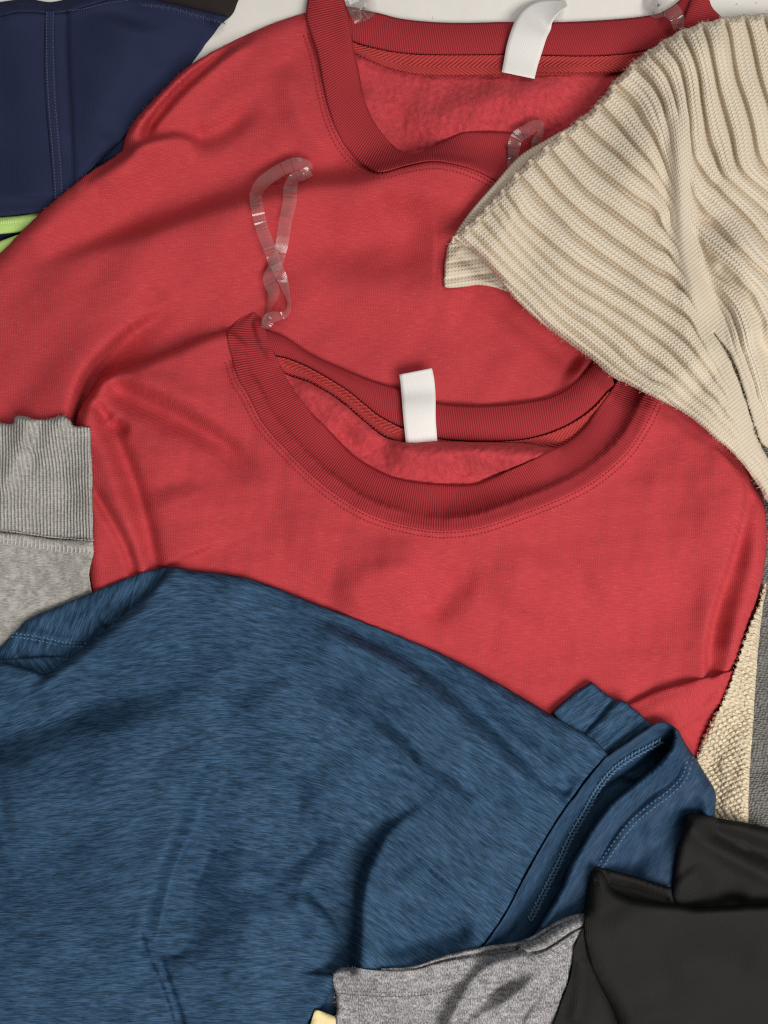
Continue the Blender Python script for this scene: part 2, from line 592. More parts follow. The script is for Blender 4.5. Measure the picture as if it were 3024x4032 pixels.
def ribbed(name, col, period=9.0, depth=.5, sheen=.0, dark=.70):
    s = NT(name); uv = s.uv(); u, v = s.sep(uv)
    w = s.noise(uv, 1.6, 2)
    uw = s.math('MULTIPLY_ADD', w, .05, u)
    r = s.math('SINE', s.math('MULTIPLY', uw, 2 * math.pi * 100 / period))
    r01 = s.math('MULTIPLY_ADD', r, .5, .5)
    st = s.math('SINE', s.math('MULTIPLY', v, 2 * math.pi * 100 / 7))
    fz = s.noise(uv, 18, 3, .7)
    mot = s.noise(uv, 1.2, 3)
    c = s.mix(s.math('POWER', r01, .8), mul(col, dark), mul(col, 1.1))
    c = s.mix(s.math('MULTIPLY', mot, .3), c, mul(col, .78))
    c = s.mix(s.math('MULTIPLY', s.math('SUBTRACT', fz, .4), .35), c, tuple(min(1, x * 1.3 + .03) for x in col))
    h = s.math('ADD', r01, s.math('MULTIPLY_ADD', st, .03, s.math('MULTIPLY', fz, .25)))
    nb = s.bump(h, depth, .0009)
    return s.fin(c, .92, nb, sheen, tuple(min(1, x * .6 + .4) for x in col), .1)

def fleece(name, col):
    s = NT(name); uv = s.uv()
    a = s.noise(uv, 4.5, 5, .68, .4); b = s.noise(uv, 20, 4, .75)
    g = s.math('MULTIPLY_ADD', b, .5, s.math('MULTIPLY', a, .5))
    c = s.ramp(g, [(.36, mul(col, .70)), (.5, col), (.64, tuple(min(1, x * 1.12 + .015) for x in col))])
    nb = s.bump(g, .7, .0016)
    return s.fin(c, .97, nb, .15, tuple(min(1, x * .5 + .5) for x in col), .05)

def herring(name, col):
    s = NT(name); uv = s.uv(); u, v = s.sep(uv)
    pp = s.math('PINGPONG', v, .38)
    ch = s.math('SINE', s.math('MULTIPLY', s.math('ADD', u, s.math('MULTIPLY', pp, 1.5)), 2 * math.pi / .19))
    ch = s.math('MULTIPLY_ADD', ch, .5, .5)
    fz = s.noise(uv, 16, 2)
    c = s.mix(ch, mul(col, .68), mul(col, 1.12))
    nb = s.bump(s.math('ADD', ch, s.math('MULTIPLY', fz, .4)), .6, .0010)
    return s.fin(c, .9, nb, .0, None, .04)

def heather(name, dark, mid, light, sx=1.6, sy=30, knit=7.0, sheen=.2, rough=.75, spec=.25, bumpk=.25, mix2=.4, dash=0.0):
    """marled yarn streaks running along u"""
    s = NT(name); uv = s.uv(); u, v = s.sep(uv)
    n1 = s.noise(s.comb(s.math('MULTIPLY', u, sx), s.math('MULTIPLY', v, sy)), 1.0, 3, .65)
    n2 = s.noise(s.comb(s.math('MULTIPLY', u, sx * .7), s.math('MULTIPLY', v, sy * .12), 3.3), 1.0, 3, .6)
    n3 = s.noise(uv, 25, 2, .7)
    g = s.math('ADD', s.math('MULTIPLY', n1, .62), s.math('MULTIPLY', n2, mix2))
    g = s.math('ADD', g, s.math('MULTIPLY', s.math('SUBTRACT', n3, .5), .22))
    c = s.ramp(g, [(.41 - (.4 - mix2) * .5, dark), (.51 - (.4 - mix2) * .5, mid), (.62 - (.4 - mix2) * .5, light)])
    if dash:
        da = s.noise(s.comb(s.math('MULTIPLY', u, 1.7), s.math('MULTIPLY', v, 20), 11.0), 1.0, 1, .4)
        db = s.noise(s.comb(s.math('MULTIPLY', u, 2.1), s.math('MULTIPLY', v, 22), 29.0), 1.0, 1, .4)
        c = s.mix(s.math('MULTIPLY', s.ramp(da, [(.50, (0, 0, 0)), (.62, (1, 1, 1))]), dash), c, dark)
        c = s.mix(s.math('MULTIPLY', s.ramp(db, [(.54, (0, 0, 0)), (.66, (1, 1, 1))]), dash * .8), c, light)
    k = 2 * math.pi * 100 / knit
    kn = s.math('MULTIPLY', s.math('SINE', s.math('MULTIPLY', u, k)), s.math('SINE', s.math('MULTIPLY', v, k)))
    nb = s.bump(s.math('ADD', s.math('MULTIPLY', kn, .3), s.math('MULTIPLY', n3, .5)), bumpk, .0006)
    return s.fin(c, rough, nb, sheen, tuple(min(1, x * 1.5 + .2) for x in light), spec)

def plain(name, col, rough=.8, sheen=0.0, bumpk=.15, spec=.25, scale=20, knit=0, dust=0.0):
    s = NT(name); uv = s.uv()
    n = s.noise(uv, scale, 3, .6); m = s.noise(uv, 1.5, 3, .6)
    c = s.mix(s.math('MULTIPLY', m, .5), col, mul(col, .72))
    c = s.mix(s.math('MULTIPLY', n, .25), c, mul(col, 1.35))
    if dust:
        sp = s.noise(uv, 26, 0); sq = s.noise(uv, 2.2, 2)
        c = s.mix(s.math('MULTIPLY', s.math('GREATER_THAN', s.math('ADD', sp, s.math('MULTIPLY', sq, .2)), .89), dust), c, (.5, .49, .47))
    h = n
    if knit:
        u, v = s.sep(uv)
        h = s.math('ADD', n, s.math('MULTIPLY', s.math('SINE', s.math('MULTIPLY', u, 2 * math.pi * 100 / knit)), .5))
    nb = s.bump(h, bumpk, .0006)
    return s.fin(c, rough, nb, sheen, tuple(min(1, x + .3) for x in col), spec)

RED = (0.535, 0.055, 0.066)
REDRIB = (0.405, 0.038, 0.048)
M = {}
M['red'] = jersey('red_sweatshirt_jersey', RED)
M['redrib'] = ribbed('red_rib_knit', REDRIB)
M['fleece'] = fleece('red_brushed_fleece', (0.55, 0.058, 0.072))
M['tape'] = herring('red_herringbone_tape', (0.50, 0.06, 0.06))
M['redthread'] = plain('red_thread', (0.30, 0.024, 0.032), .8)
M['blue'] = heather('blue_heather_jersey', (0.0105, 0.028, 0.052), (0.0245, 0.0665, 0.134), (0.056, 0.122, 0.226), sx=1.8, sy=55, sheen=.0, spec=.12, rough=.7, dash=.62)
M['bluehem'] = heather('blue_hem_jersey', (0.010, 0.027, 0.054), (0.021, 0.054, 0.112), (0.042, 0.090, 0.170), sx=1.8, sy=50, rough=.6, spec=.14, sheen=.0, bumpk=.12, mix2=.2, dash=.3)
M['bluethread'] = plain('blue_thread', (0.06, 0.135, 0.24), .5, spec=.4)
M['navy'] = plain('navy_stretch_fabric', (0.022, 0.029, 0.070), .8, .0, .16, .06, knit=10, dust=.05)
M['navythread'] = plain('navy_thread', (0.055, 0.062, 0.12), .6)
M['brown'] = plain('dark_brown_fabric', (0.022, 0.016, 0.016), .8)
M['green'] = plain('neon_green_trim', (0.50, 0.74, 0.22), .5, .0, .1, .3)
M['greenthread'] = plain('neon_green_thread', (0.62, 0.82, 0.36), .5)
M['grey'] = heather('grey_marl_jersey', (0.25, 0.24, 0.222), (0.37, 0.36, 0.338), (0.50, 0.49, 0.465), sx=4, sy=26, rough=.95, spec=.1, sheen=.08)
M['greythread'] = plain('grey_thread', (0.50, 0.47, 0.46), .85)
M['greyw'] = heather('grey_heather_jersey', (0.10, 0.10, 0.115), (0.255, 0.25, 0.265), (0.50, 0.49, 0.495), sx=9, sy=22, rough=.9, spec=.15, sheen=.08, mix2=.3)
M['greywthread'] = plain('dark_grey_thread', (0.15, 0.15, 0.17), .8)
M['black'] = plain('black_stretch_fabric', (0.015, 0.015, 0.0148), .7, .0, .16, .12, knit=10, dust=.05)
M['blackthread'] = plain('black_thread', (0.006, 0.006, 0.006), .6)
M['yellow'] = plain('yellow_card', (0.82, 0.68, 0.36), .6, 0, .02)
def label_mat():
    s = NT('white_satin_label'); uv = s.uv(); u, v = s.sep(uv)
    n = s.noise(s.comb(s.math('MULTIPLY', u, 26), s.math('MULTIPLY', v, 9)), 1.0, 2)
    rows = s.math('GREATER_THAN', s.math('SINE', s.math('MULTIPLY', u, 2 * math.pi / .22)), .1)
    mid = s.math('LESS_THAN', s.math('ABSOLUTE', s.math('SUBTRACT', v, .68)), .26)
    ink = s.math('MULTIPLY', s.math('MULTIPLY', rows, mid), s.math('GREATER_THAN', n, .56))
    c = s.mix(s.math('MULTIPLY', ink, .07), (0.80, 0.79, 0.78), (0.45, 0.45, 0.46))
    weave = s.math('SINE', s.math('MULTIPLY', v, 2 * math.pi / .07))
    return s.fin(c, .5, s.bump(s.math('ADD', s.math('MULTIPLY', weave, .3), s.noise(uv, 6, 3)), .12, .0008), 0, None, .35)
M['label'] = label_mat()

def rib_cuff(name, cols):
    """waffle-like cuff rib of marled grey yarn"""
    s = NT(name); uv = s.uv(); u, v = s.sep(uv)
    a = s.math('MULTIPLY_ADD', s.math('SINE', s.math('MULTIPLY', u, 2 * math.pi * 100 / 14)), .5, .5)
    b = s.math('MULTIPLY_ADD', s.math('SINE', s.math('MULTIPLY', v, 2 * math.pi * 100 / 9)), .5, .5)
    n = s.noise(uv, 9, 4, .7); m = s.noise(uv, 1.0, 3)
    h = s.math('ADD', a, s.math('MULTIPLY', b, .15))
    g = s.math('ADD', s.math('MULTIPLY', n, .8), s.math('MULTIPLY', h, .16))
    g = s.math('ADD', g, s.math('MULTIPLY', s.math('SUBTRACT', m, .5), .3))
    c = s.ramp(g, [(.33, cols[0]), (.52, cols[1]), (.72, cols[2])])
    return s.fin(c, .95, s.bump(s.math('ADD', h, n), .7, .0009), .06, (.8, .8, .8), .1)
M['cuff'] = rib_cuff('grey_rib_cuff', [(0.26, 0.255, 0.24), (0.42, 0.41, 0.39), (0.60, 0.59, 0.565)])

def yarn_rib(name, col):
    """uv: u along the rib in units of 100, v = rib number; little V stitches on four columns to the rib"""
    s = NT(name); uv = s.uv(); u, v = s.sep(uv)
    cw = s.math('MULTIPLY', v, 4.0)
    tri = s.math('PINGPONG', cw, .5)                      # 0 at column edge .. .5 in the middle
    ph = s.math('ADD', s.math('MULTIPLY', u, 2 * math.pi * 100 / 13.5), s.math('MULTIPLY', tri, 5.0))
    stt = s.math('MULTIPLY_ADD', s.math('SINE', ph), .5, .5)
    colp = s.math('SINE', s.math('MULTIPLY', tri, math.pi))   # 0..1
    n = s.noise(s.comb(s.math('MULTIPLY', u, 1.0), s.math('MULTIPLY', v, .7)), 14, 3, .7)
    m = s.noise(s.comb(u, s.math('MULTIPLY', v, .7)), .7, 3)
    h = s.math('ADD', s.math('MULTIPLY', stt, .6), s.math('MULTIPLY', colp, .5))
    hh = s.math('MULTIPLY', stt, s.math('MULTIPLY_ADD', colp, .6, .4))
    c = s.mix(s.math('POWER', hh, .5), mul(col, .84), mul(col, 1.04))
    c = s.mix(s.math('POWER', colp, .35), mul(col, .76), c)  # shade in the gaps between stitch columns, put into the yarn colour
    c = s.mix(s.math('MULTIPLY', m, .5), c, s.mix(.5, c, (0.62, 0.50, 0.42)))
    c = s.mix(s.math('MULTIPLY', s.math('SUBTRACT', n, .4), .4), c, mul(col, 1.15))
    nb = s.bump(s.math('ADD', h, s.math('MULTIPLY', n, .3)), .5, .0009)
    return s.fin(c, .95, nb, .08, (1, .95, .85), .08)
BEIGE = (0.75, 0.665, 0.53)
M['beige'] = yarn_rib('beige_rib_yarn', BEIGE)

def waffle(name, lo, col, hi, sc=6.0):
    s = NT(name); uv = s.uv(); u, v = s.sep(uv)
    d = s.comb(s.math('ADD', u, s.math('MULTIPLY', v, .35)), s.math('MULTIPLY', v, 1.5))
    x = s.n('ShaderNodeTexVoronoi'); s.l(d, x.inputs['Vector']); x.inputs['Scale'].default_value = sc
    x.inputs['Randomness'].default_value = .45
    f = s.math('SUBTRACT', 1.0, s.math('MULTIPLY', x.outputs[0], 1.3))
    n = s.noise(uv, 22, 3, .7)
    g = s.math('ADD', s.math('MULTIPLY', f, .7), s.math('MULTIPLY', n, .4))
    c = s.ramp(g, [(.25, lo), (.55, col), (.9, hi)])
    return s.fin(c, .95, s.bump(g, 1.0, .0018), .06, hi, .08)
M['waffle'] = waffle('cream_seed_stitch_knit', (0.60, 0.50, 0.36), (0.80, 0.69, 0.51), (0.88, 0.78, 0.60))
M['greyknit'] = waffle('grey_wool_knit', (0.11, 0.105, 0.10), (0.22, 0.215, 0.205), (0.36, 0.35, 0.335), 7.0)

def plastic(name):
    m = bpy.data.materials.new(name); m.use_nodes = True
    t = m.node_tree; t.nodes.clear()
    out = t.nodes.new('ShaderNodeOutputMaterial')
    tr = t.nodes.new('ShaderNodeBsdfTransparent'); tr.inputs[0].default_value = (.97, .96, .96, 1)
    gl = t.nodes.new('ShaderNodeBsdfGlossy'); gl.inputs['Roughness'].default_value = .14
    df = t.nodes.new('ShaderNodeBsdfDiffuse'); df.inputs[0].default_value = (.9, .88, .87, 1)
    fr = t.nodes.new('ShaderNodeFresnel'); fr.inputs[0].default_value = 1.5
    a = t.nodes.new('ShaderNodeMixShader'); b = t.nodes.new('ShaderNodeMixShader')
    a.inputs[0].default_value = .075
    t.links.new(tr.outputs[0], a.inputs[1]); t.links.new(df.outputs[0], a.inputs[2])
    mp = t.nodes.new('ShaderNodeMath'); mp.operation = 'MULTIPLY_ADD'
    t.links.new(fr.outputs[0], mp.inputs[0]); mp.inputs[1].default_value = .9; mp.inputs[2].default_value = .03
    t.links.new(mp.outputs[0], b.inputs[0])
    t.links.new(a.outputs[0], b.inputs[1]); t.links.new(gl.outputs[0], b.inputs[2])
    t.links.new(b.outputs[0], out.inputs[0])
    return m
M['plastic'] = plastic('clear_plastic_tape')

def table_mat():
    s = NT('white_laminate'); tc = s.n('ShaderNodeTexCoord').outputs['Object']
    n = s.noise(tc, 40, 4, .7); sp = s.noise(tc, 260, 2)
    c = s.ramp(n, [(.3, (.74, .725, .69)), (.7, (.80, .785, .75))])
    c = s.mix(s.math('GREATER_THAN', sp, .735), c, (.45, .43, .40))
    return s.fin(c, .38, s.bump(s.noise(tc, 120, 2), .05, .001), 0, None, .4)
M['table'] = table_mat()

# ------------------------------------------------------------------ the table
def box(name, x0, x1, y0, y1, z0, z1, mat, bev=.003):
    import bmesh
    bm = bmesh.new(); bmesh.ops.create_cube(bm, size=1)
    for v in bm.verts:
        v.co = ((x0 + x1) / 2 + v.co.x * (x1 - x0), (y0 + y1) / 2 + v.co.y * (y1 - y0), (z0 + z1) / 2 + v.co.z * (z1 - z0))
    bmesh.ops.bevel(bm, geom=bm.edges[:], offset=bev, segments=2, affect='EDGES')
    me = bpy.data.meshes.new(name); bm.to_mesh(me); bm.free()
    me.materials.append(mat)
    o = bpy.data.objects.new(name, me); scene.collection.objects.link(o)
    return o
t = box('table', -.75, .75, -.6, .6, -.03, 0, M['table'])
t['kind'] = 'structure'

# ------------------------------------------------------------------ dark brown garment behind the navy one
g = thing('brown_garment', 'dark brown cloth peeking out behind the navy garment beside the bare table', 'garment', 620, -40)
sheet('fabric_panel', g, [([(300, -300), (1020, -300)], 20), ([(1020, -300), (975, -80), (940, 0), (912, 58), (850, 110)], 14), ([(850, 110), (600, 120), (300, 100)], 14), ([(300, 100), (300, -300)], 14)],
      M['brown'], 14, [waves(3, 3, 200)], res=14)

# ------------------------------------------------------------------ sports garment with neon trim under the pile
g = thing('sports_top', 'dark sports top edged with neon green trim under the red sweatshirt', 'top', 120, 900)
sheet('fabric_panel', g, [([(-350, 780), (200, 640), (480, 440), (660, 330)], 14), ([(660, 330), (700, 500), (600, 700), (420, 900), (200, 1250), (-350, 1300)], 14), ([(-350, 1300), (-350, 780)], 14)],
      M['navy'], 10, [waves(5, 3, 150)], res=14)
tr = strip('trim', g, [(-120, 862), (0, 853), (90, 845), (210, 822), (300, 790)], [(-120, 940), (0, 922), (84, 913), (200, 890), (300, 860)], M['green'], 26, 8, nv=10)
stitches('stitching', tr.o, [(-100, 884), (0, 876), (90, 868), (200, 846)], M['greenthread'], 9, 16, 4, 4, 0, 90)
stitches('stitching', tr.o, [(-100, 905), (0, 897), (90, 888), (200, 866)], M['greenthread'], 11, 9, 4, 4)
strip('trim', g, [(-120, 1010), (-40, 966), (0, 950), (69, 925), (150, 900)], [(-120, 1150), (0, 1060), (60, 1020), (150, 990)], M['green'], 20, 8, nv=10)
strip('trim', g, [(300, 740), (332, 705), (352, 678), (378, 662), (420, 640)], [(330, 780), (372, 740), (390, 715), (420, 700), (450, 680)], M['green'], 24, 10, nv=8)

# ------------------------------------------------------------------ navy garment
g = thing('navy_garment', 'smooth navy stretch garment with a vertical flatlock seam', 'garment', 250, 400)
nav = sheet('fabric_panel', g, [([(-400, 0), (0, 40), (120, 28), (205, 40), (330, 8), (480, -22), (660, 8), (780, 38), (898, 66)], 10), ([(898, 66), (844, 130), (765, 235), (700, 330), (560, 470), (440, 590), (340, 690), (300, 760), (240, 842)], 40),
      ([(240, 842), (160, 838), (0, 853), (-400, 880)], 12), ([(-400, 880), (-400, 0)], 20)], M['navy'],
      46, [stroke([(262, -80), (262, 200), (275, 450), (290, 800)], -10, 10, 26, .02, .02), stroke([(60, 0), (90, 300), (120, 800)], 16, 110, 110, .05, .05),
           stroke([(520, 60), (470, 240), (380, 420), (300, 640)], 26, 110, 150, .1, .2), stroke([(860, 80), (640, 330), (420, 580)], -22, 60, 90, .05, .1),
           stroke([(0, 62), (205, 60), (480, 10), (780, 66), (880, 92)], 7, 14, 22, .05, .05), waves(8, 4, 260)], res=11)
# top hem band and the seam with its flatlock stitching
hem = strip('hem', g, [(-200, 40), (0, 8), (110, -4), (205, 8), (330, -26), (520, -90)], [(-200, 92), (0, 62), (60, 46), (140, 46), (205, 52), (330, 26), (520, -40)], M['navy'], 3, 4, nv=8, sig=2, gap=3)
seam = strip('seam_band', g, [(180, 40), (176, 120), (175, 240), (180, 400), (193, 560), (206, 700), (215, 830)], [(214, 40), (214, 120), (219, 240), (228, 400), (240, 560), (248, 700), (246, 830)], M['navy'], 3, 6, nv=8, sig=2, gap=3)
zs = None
for off in (-13, 13):
    stitches('stitching', seam.o, [(197, 50), (196, 120), (197, 240), (204, 400), (217, 560), (228, 700), (232, 815)], M['navythread'], 12, 11, 5, 5, off, 0, 18)
stitches('stitching', g, [(560, 18), (660, 30), (780, 62), (880, 90)], M['navythread'], 11, 20, 4, 4, 0, 55, 25)
stitches('stitching', g, [(240, 46), (330, 34), (420, 12), (500, 2)], M['navythread'], 11, 10, 4, 4)

# ------------------------------------------------------------------ grey wool knit under the right of the pile
g = thing('grey_knit_sweater', 'charcoal grey wool knit showing beside the cream seed stitch knit', 'sweater', 3000, 2600)
sheet('fabric_panel', g, [([(2700, 900), (3400, 900)], 20), ([(3400, 900), (3400, 3600)], 20), ([(3400, 3600), (2880, 3600)], 20), ([(2880, 3600), (2800, 2500), (2700, 1700), (2700, 900)], 20)],
      M['greyknit'], 30, [waves(12, 5, 120), stroke([(3060, 900), (3040, 2400), (3020, 3500)], 30, 60, 200, .05, .05)], res=14)

# ------------------------------------------------------------------ upper red sweatshirt
ga = thing('red_sweatshirt', 'red crew neck sweatshirt whose back collar lies against the bare white table', 'sweatshirt', 1500, 600, 'red sweatshirts')
# back collar (inside face), neck tape, fleece inside
strip('back_collar', ga, [(1340, 20), (1400, 30), (1430, 38), (1497, 53), (1576, 73), (1696, 86), (1828, 90), (2000, 86), (2171, 88), (2418, 76), (2578, 56), (2640, 28), (2700, -20)],
      [(1350, 150), (1397, 169), (1464, 189), (1563, 209), (1696, 219), (2000, 219), (2147, 221), (2338, 223), (2498, 211), (2600, 190), (2680, 150), (2760, 90)], M['redrib'], 26, 16, nv=14, drop=(6, 0))
fa = sheet('inner_fleece', ga, [([(1360, 150), (1411, 184), (1497, 214), (1596, 243), (1696, 250), (2000, 250), (2147, 247), (2338, 244), (2498, 234), (2640, 210)], 12),
      ([(2640, 250), (2760, 500), (2500, 800), (1900, 820), (1500, 760), (1380, 560), (1340, 300), (1360, 150)], 20)], M['fleece'],
      6, [stroke([(1560, 560), (1800, 440), (2050, 380), (2300, 330)], 42, 70, 130, .3, .2), stroke([(1430, 330), (1480, 480), (1560, 600)], 20, 40, 60), waves(21, 5, 180), waves(22, 1.6, 28)], res=9)
strip('neck_tape', ga, [(1350, 140), (1397, 169), (1464, 189), (1563, 209), (1696, 219), (2000, 219), (2147, 221), (2338, 223), (2498, 211), (2640, 180)],
      [(1360, 195), (1411, 219), (1497, 259), (1596, 288), (1696, 300), (2000, 299), (2147, 293), (2338, 290), (2498, 280), (2640, 250)], M['tape'], 8, 12, nv=10, sig=2)
stitches('stitching', ga, [(1411, 219), (1497, 259), (1596, 288), (1696, 300), (2000, 299), (2147, 293), (2338, 290), (2498, 280)], M['redthread'], 14, 13, 6, 6, -3, 0, 14, dz=2)
# label sewn at the back neck
lab = ribbon('label_tag', ga, [(2040, 297, 20, 0, .93), (2050, 250, 24, 0, .95), (2065, 190, 26, 0, 1), (2088, 120, 34, 4, 1), (2112, 78, 42, 8, .98), (2140, 50, 46, 22, .85), (2185, 28, 36, 45, .62), (2232, 14, 24, 60, .32)], M['label'], 142, nv=9, step=9, cup=2, thick=.00012)
# front body
folds_a = [
    stroke([(1010, 110), (874, 208), (705, 356), (603, 476), (556, 556)], -58, 20, 24, .12, .12),       # tucked sleeve crease
    stroke([(1000, 124), (802, 240), (651, 370), (540, 500), (490, 600)], 26, 60, 44, .15, .1),          # roll beside it
    stepfold([(300, 745), (480, 618), (560, 562), (630, 540), (705, 532), (780, 560), (860, 610)], -26, 40, 60, 120, 12, .3, .45),  # hump over the crease end
    stroke([(740, 545), (830, 535), (930, 470), (1040, 360)], -34, 50, 50, .15, .5),                      # hollow behind the hump
    stepfold([(60, 1110), (200, 1040), (330, 985), (480, 932), (660, 868), (860, 800), (1040, 752), (1220, 708), (1420, 690), (1560, 650), (1700, 622), (1830, 640), (1960, 700), (2080, 780)], -34, 66, 170, 280, 30, .3, .25),  # crest in front of the collar
    stepfold([(760, 1130), (690, 1180), (610, 1235), (530, 1285), (452, 1355), (374, 1435), (325, 1512), (290, 1640), (270, 1800)], -56, 60, 120, 260, 20, .6, .02),  # big sleeve fold
    stroke([(-100, 1180), (80, 1220), (300, 1190), (480, 1100)], 20, 150, 150, .1, .5),
    stroke([(540, 1120), (600, 1165), (680, 1190)], -12, 36, 50, .4, .5),
    stroke([(1130, 1010), (1330, 960), (1560, 930), (1780, 960)], -46, 150, 140, .3, .3),
    stroke([(1000, 1180), (1300, 1120), (1600, 1140), (2000, 1240), (2250, 1330)], 30, 120, 120, .3, .2),
    stroke([(1480, 790), (1600, 760), (1750, 770), (1880, 830)], 12, 60, 60),
    stroke([(1120, 250), (1150, 380), (1220, 520), (1330, 640)], 18, 60, 60, .2, .3),
    stroke([(1780, 1150), (1950, 1230), (2120, 1330), (2300, 1450)], -40, 60, 110, .15, .1),
    stroke([(60, 960), (200, 860), (380, 740)], 18, 70, 110, .2, .3),
    waves(31, 5, 330), waves(32, .8, 130, ang=.9, spread=1.0)]
collA = [(1300, -60), (1205, 60), (1225, 133), (1251, 212), (1271, 318), (1291, 411), (1324, 511), (1377, 597), (1440, 650), (1497, 672), (1596, 650), (1696, 632), (1782, 642), (1880, 672), (1963, 718), (2050, 760), (2300, 770), (2560, 620), (2730, 420), (2810, 230), (2835, 110)]
fold_seam_a = stroke(collA[1:16], 6, 10, 30, .02, .05)
bodyA = sheet('front_body', ga, [(shift([(1200, 50), (1225, 133), (1251, 212), (1271, 318), (1291, 411), (1324, 511), (1377, 597), (1440, 650), (1497, 668), (1596, 645), (1696, 628), (1782, 638), (1880, 670), (1963, 716), (2050, 760), (2300, 770), (2560, 620), (2730, 420), (2810, 230), (2840, 100)], 42, 6), 8),
      ([(2840, 100), (2950, 200), (3000, 700), (2980, 1500), (2900, 2200)], 30), ([(2900, 2200), (2300, 2400), (1000, 2400), (-300, 2300)], 30), ([(-300, 2300), (-350, 1250)], 30),
      ([(-350, 1250), (-150, 1110), (0, 998), (84, 912), (160, 837), (241, 768), (338, 689), (422, 635), (479, 594)], 66),
      ([(479, 594), (494, 536), (524, 482), (579, 416), (651, 344), (723, 273), (802, 223), (904, 169), (1000, 124), (1099, 83), (1200, 50)], 56)],
      M['red'], lambda P: 84 - 46 * np.exp(-((P[:, 0] - 1250) / 230) ** 2 - ((P[:, 1] - 120) / 330) ** 2), folds_a + [fold_seam_a], sig=9, res=10, hold=0)
fcA = strip('front_collar', ga, [(1235, -120), (1205, 56), (1225, 133), (1251, 212), (1271, 318), (1291, 411), (1324, 511), (1377, 597), (1440, 652), (1497, 676), (1596, 650), (1696, 632), (1782, 642), (1880, 672), (1963, 718), (2050, 764), (2300, 770), (2560, 620), (2730, 420), (2810, 230), (2850, 90), (2800, 20), (2770, -120)],
      [(1330, -120), (1357, 0), (1377, 86), (1394, 199), (1414, 285), (1430, 371), (1464, 464), (1510, 530), (1570, 590), (1630, 606), (1690, 582), (1760, 548), (1815, 524), (1895, 517), (2000, 520), (2080, 530), (2160, 545), (2250, 560), (2420, 480), (2560, 330), (2640, 190), (2672, 110), (2700, 50), (2722, -20), (2720, -120)],
      M['redrib'], [40, 40, 30, 16, 8, 8, 20, 30, 30, 30, 40, 40, 40], 15, nv=16, sig=4, drop=(4, 10), gap=1.0, thick=.0004)
for off in (10, 27):
    stitches('stitching', bodyA.o, [(1222, 133), (1248, 212), (1268, 318), (1288, 411), (1321, 511), (1374, 599), (1440, 655), (1497, 676), (1596, 654), (1696, 638), (1782, 646), (1880, 678), (1963, 722), (2050, 768)], M['redthread'], 14, 11, 6, 6, off, 0, 0, bodyA.z)
# hanging loops
ribbon('hanger_loop', ga, [(1400, 60, 22, 20, .7), (1412, 20, 40, 35, .9), (1440, 8, 46, 10, 1), (1455, 40, 30, -20, .9), (1420, 75, 18, -30, .6)], M['plastic'], 60, crinkle=2, thick=0, seed=2)
ribbon('hanger_loop', ga, [(1360, -60, 40, 20, 1), (1385, 0, 40, 10, 1), (1400, 50, 26, 10, .9), (1410, 90, 16, 20, .5)], M['plastic'], 55, crinkle=2, thick=0, seed=3)
ribbon('hanger_loop', ga, [(2560, -60, 10, 0, 1), (2570, 0, 12, 10, 1), (2580, 40, 20, 20, 1), (2620, 30, 50, 10, 1.1), (2660, 60, 50, -10, 1.0), (2672, 115, 22, -20, .7)], M['plastic'], 62, crinkle=1.5, thick=0, seed=4)
ribbon('hanger_loop', ga, [(2018, 660, 12, 10, .8), (2022, 600, 22, 20, .9), (2034, 545, 32, -10, 1), (2075, 515, 52, 20, 1), (2118, 492, 60, 30, .9), (2130, 515, 52, 55, .8), (2112, 560, 30, 30, .8), (2110, 620, 12, 10, .8)], M['plastic'], 52, crinkle=2, thick=0, seed=5)

# ------------------------------------------------------------------ lower red sweatshirt
gb = thing('red_sweatshirt', 'red crew neck sweatshirt partly covered by the blue heather shirt', 'sweatshirt', 1650, 1900, 'red sweatshirts')
strip('back_collar', gb, [(1010, 1270), (1053, 1299), (1119, 1325), (1232, 1398), (1364, 1458), (1464, 1498), (1570, 1531), (1722, 1585), (1900, 1597), (2059, 1583), (2179, 1557), (2259, 1509), (2322, 1445), (2380, 1370)],
      [(1040, 1380), (1086, 1405), (1132, 1415), (1232, 1458), (1364, 1538), (1430, 1591), (1497, 1644), (1590, 1690), (1724, 1730), (1900, 1742), (2083, 1730), (2219, 1686), (2322, 1620), (2420, 1520)], M['redrib'], 22, 20, nv=14, drop=(4, 0))
strip('neck_tape', gb, [(1060, 1390), (1086, 1405), (1132, 1415), (1232, 1458), (1364, 1538), (1430, 1591), (1497, 1644), (1590, 1690), (1724, 1732), (1900, 1744), (2083, 1730), (2219, 1686), (2322, 1622), (2400, 1540)],
      [(1080, 1450), (1119, 1471), (1179, 1491), (1232, 1511), (1331, 1571), (1404, 1631), (1464, 1683), (1523, 1723), (1700, 1800), (1900, 1815), (2060, 1800), (2230, 1760), (2340, 1690), (2420, 1600)], M['tape'], 10, 12, nv=10, sig=2)
stitches('stitching', gb, [(1119, 1471), (1179, 1491), (1232, 1511), (1331, 1571), (1404, 1631), (1464, 1683), (1523, 1723)], M['redthread'], 14, 13, 6, 6, -4, 0, 14, dz=2)
ribbon('label_tag', gb, [(1664, 1790, 14, 0, .92), (1660, 1740, 20, 0, .93), (1652, 1650, 30, 0, .95), (1648, 1560, 44, 0, 1), (1643, 1500, 58, 0, 1), (1636, 1462, 62, 0, .98)], M['label'], 134, nv=9, step=9, cup=3, thick=.00012)
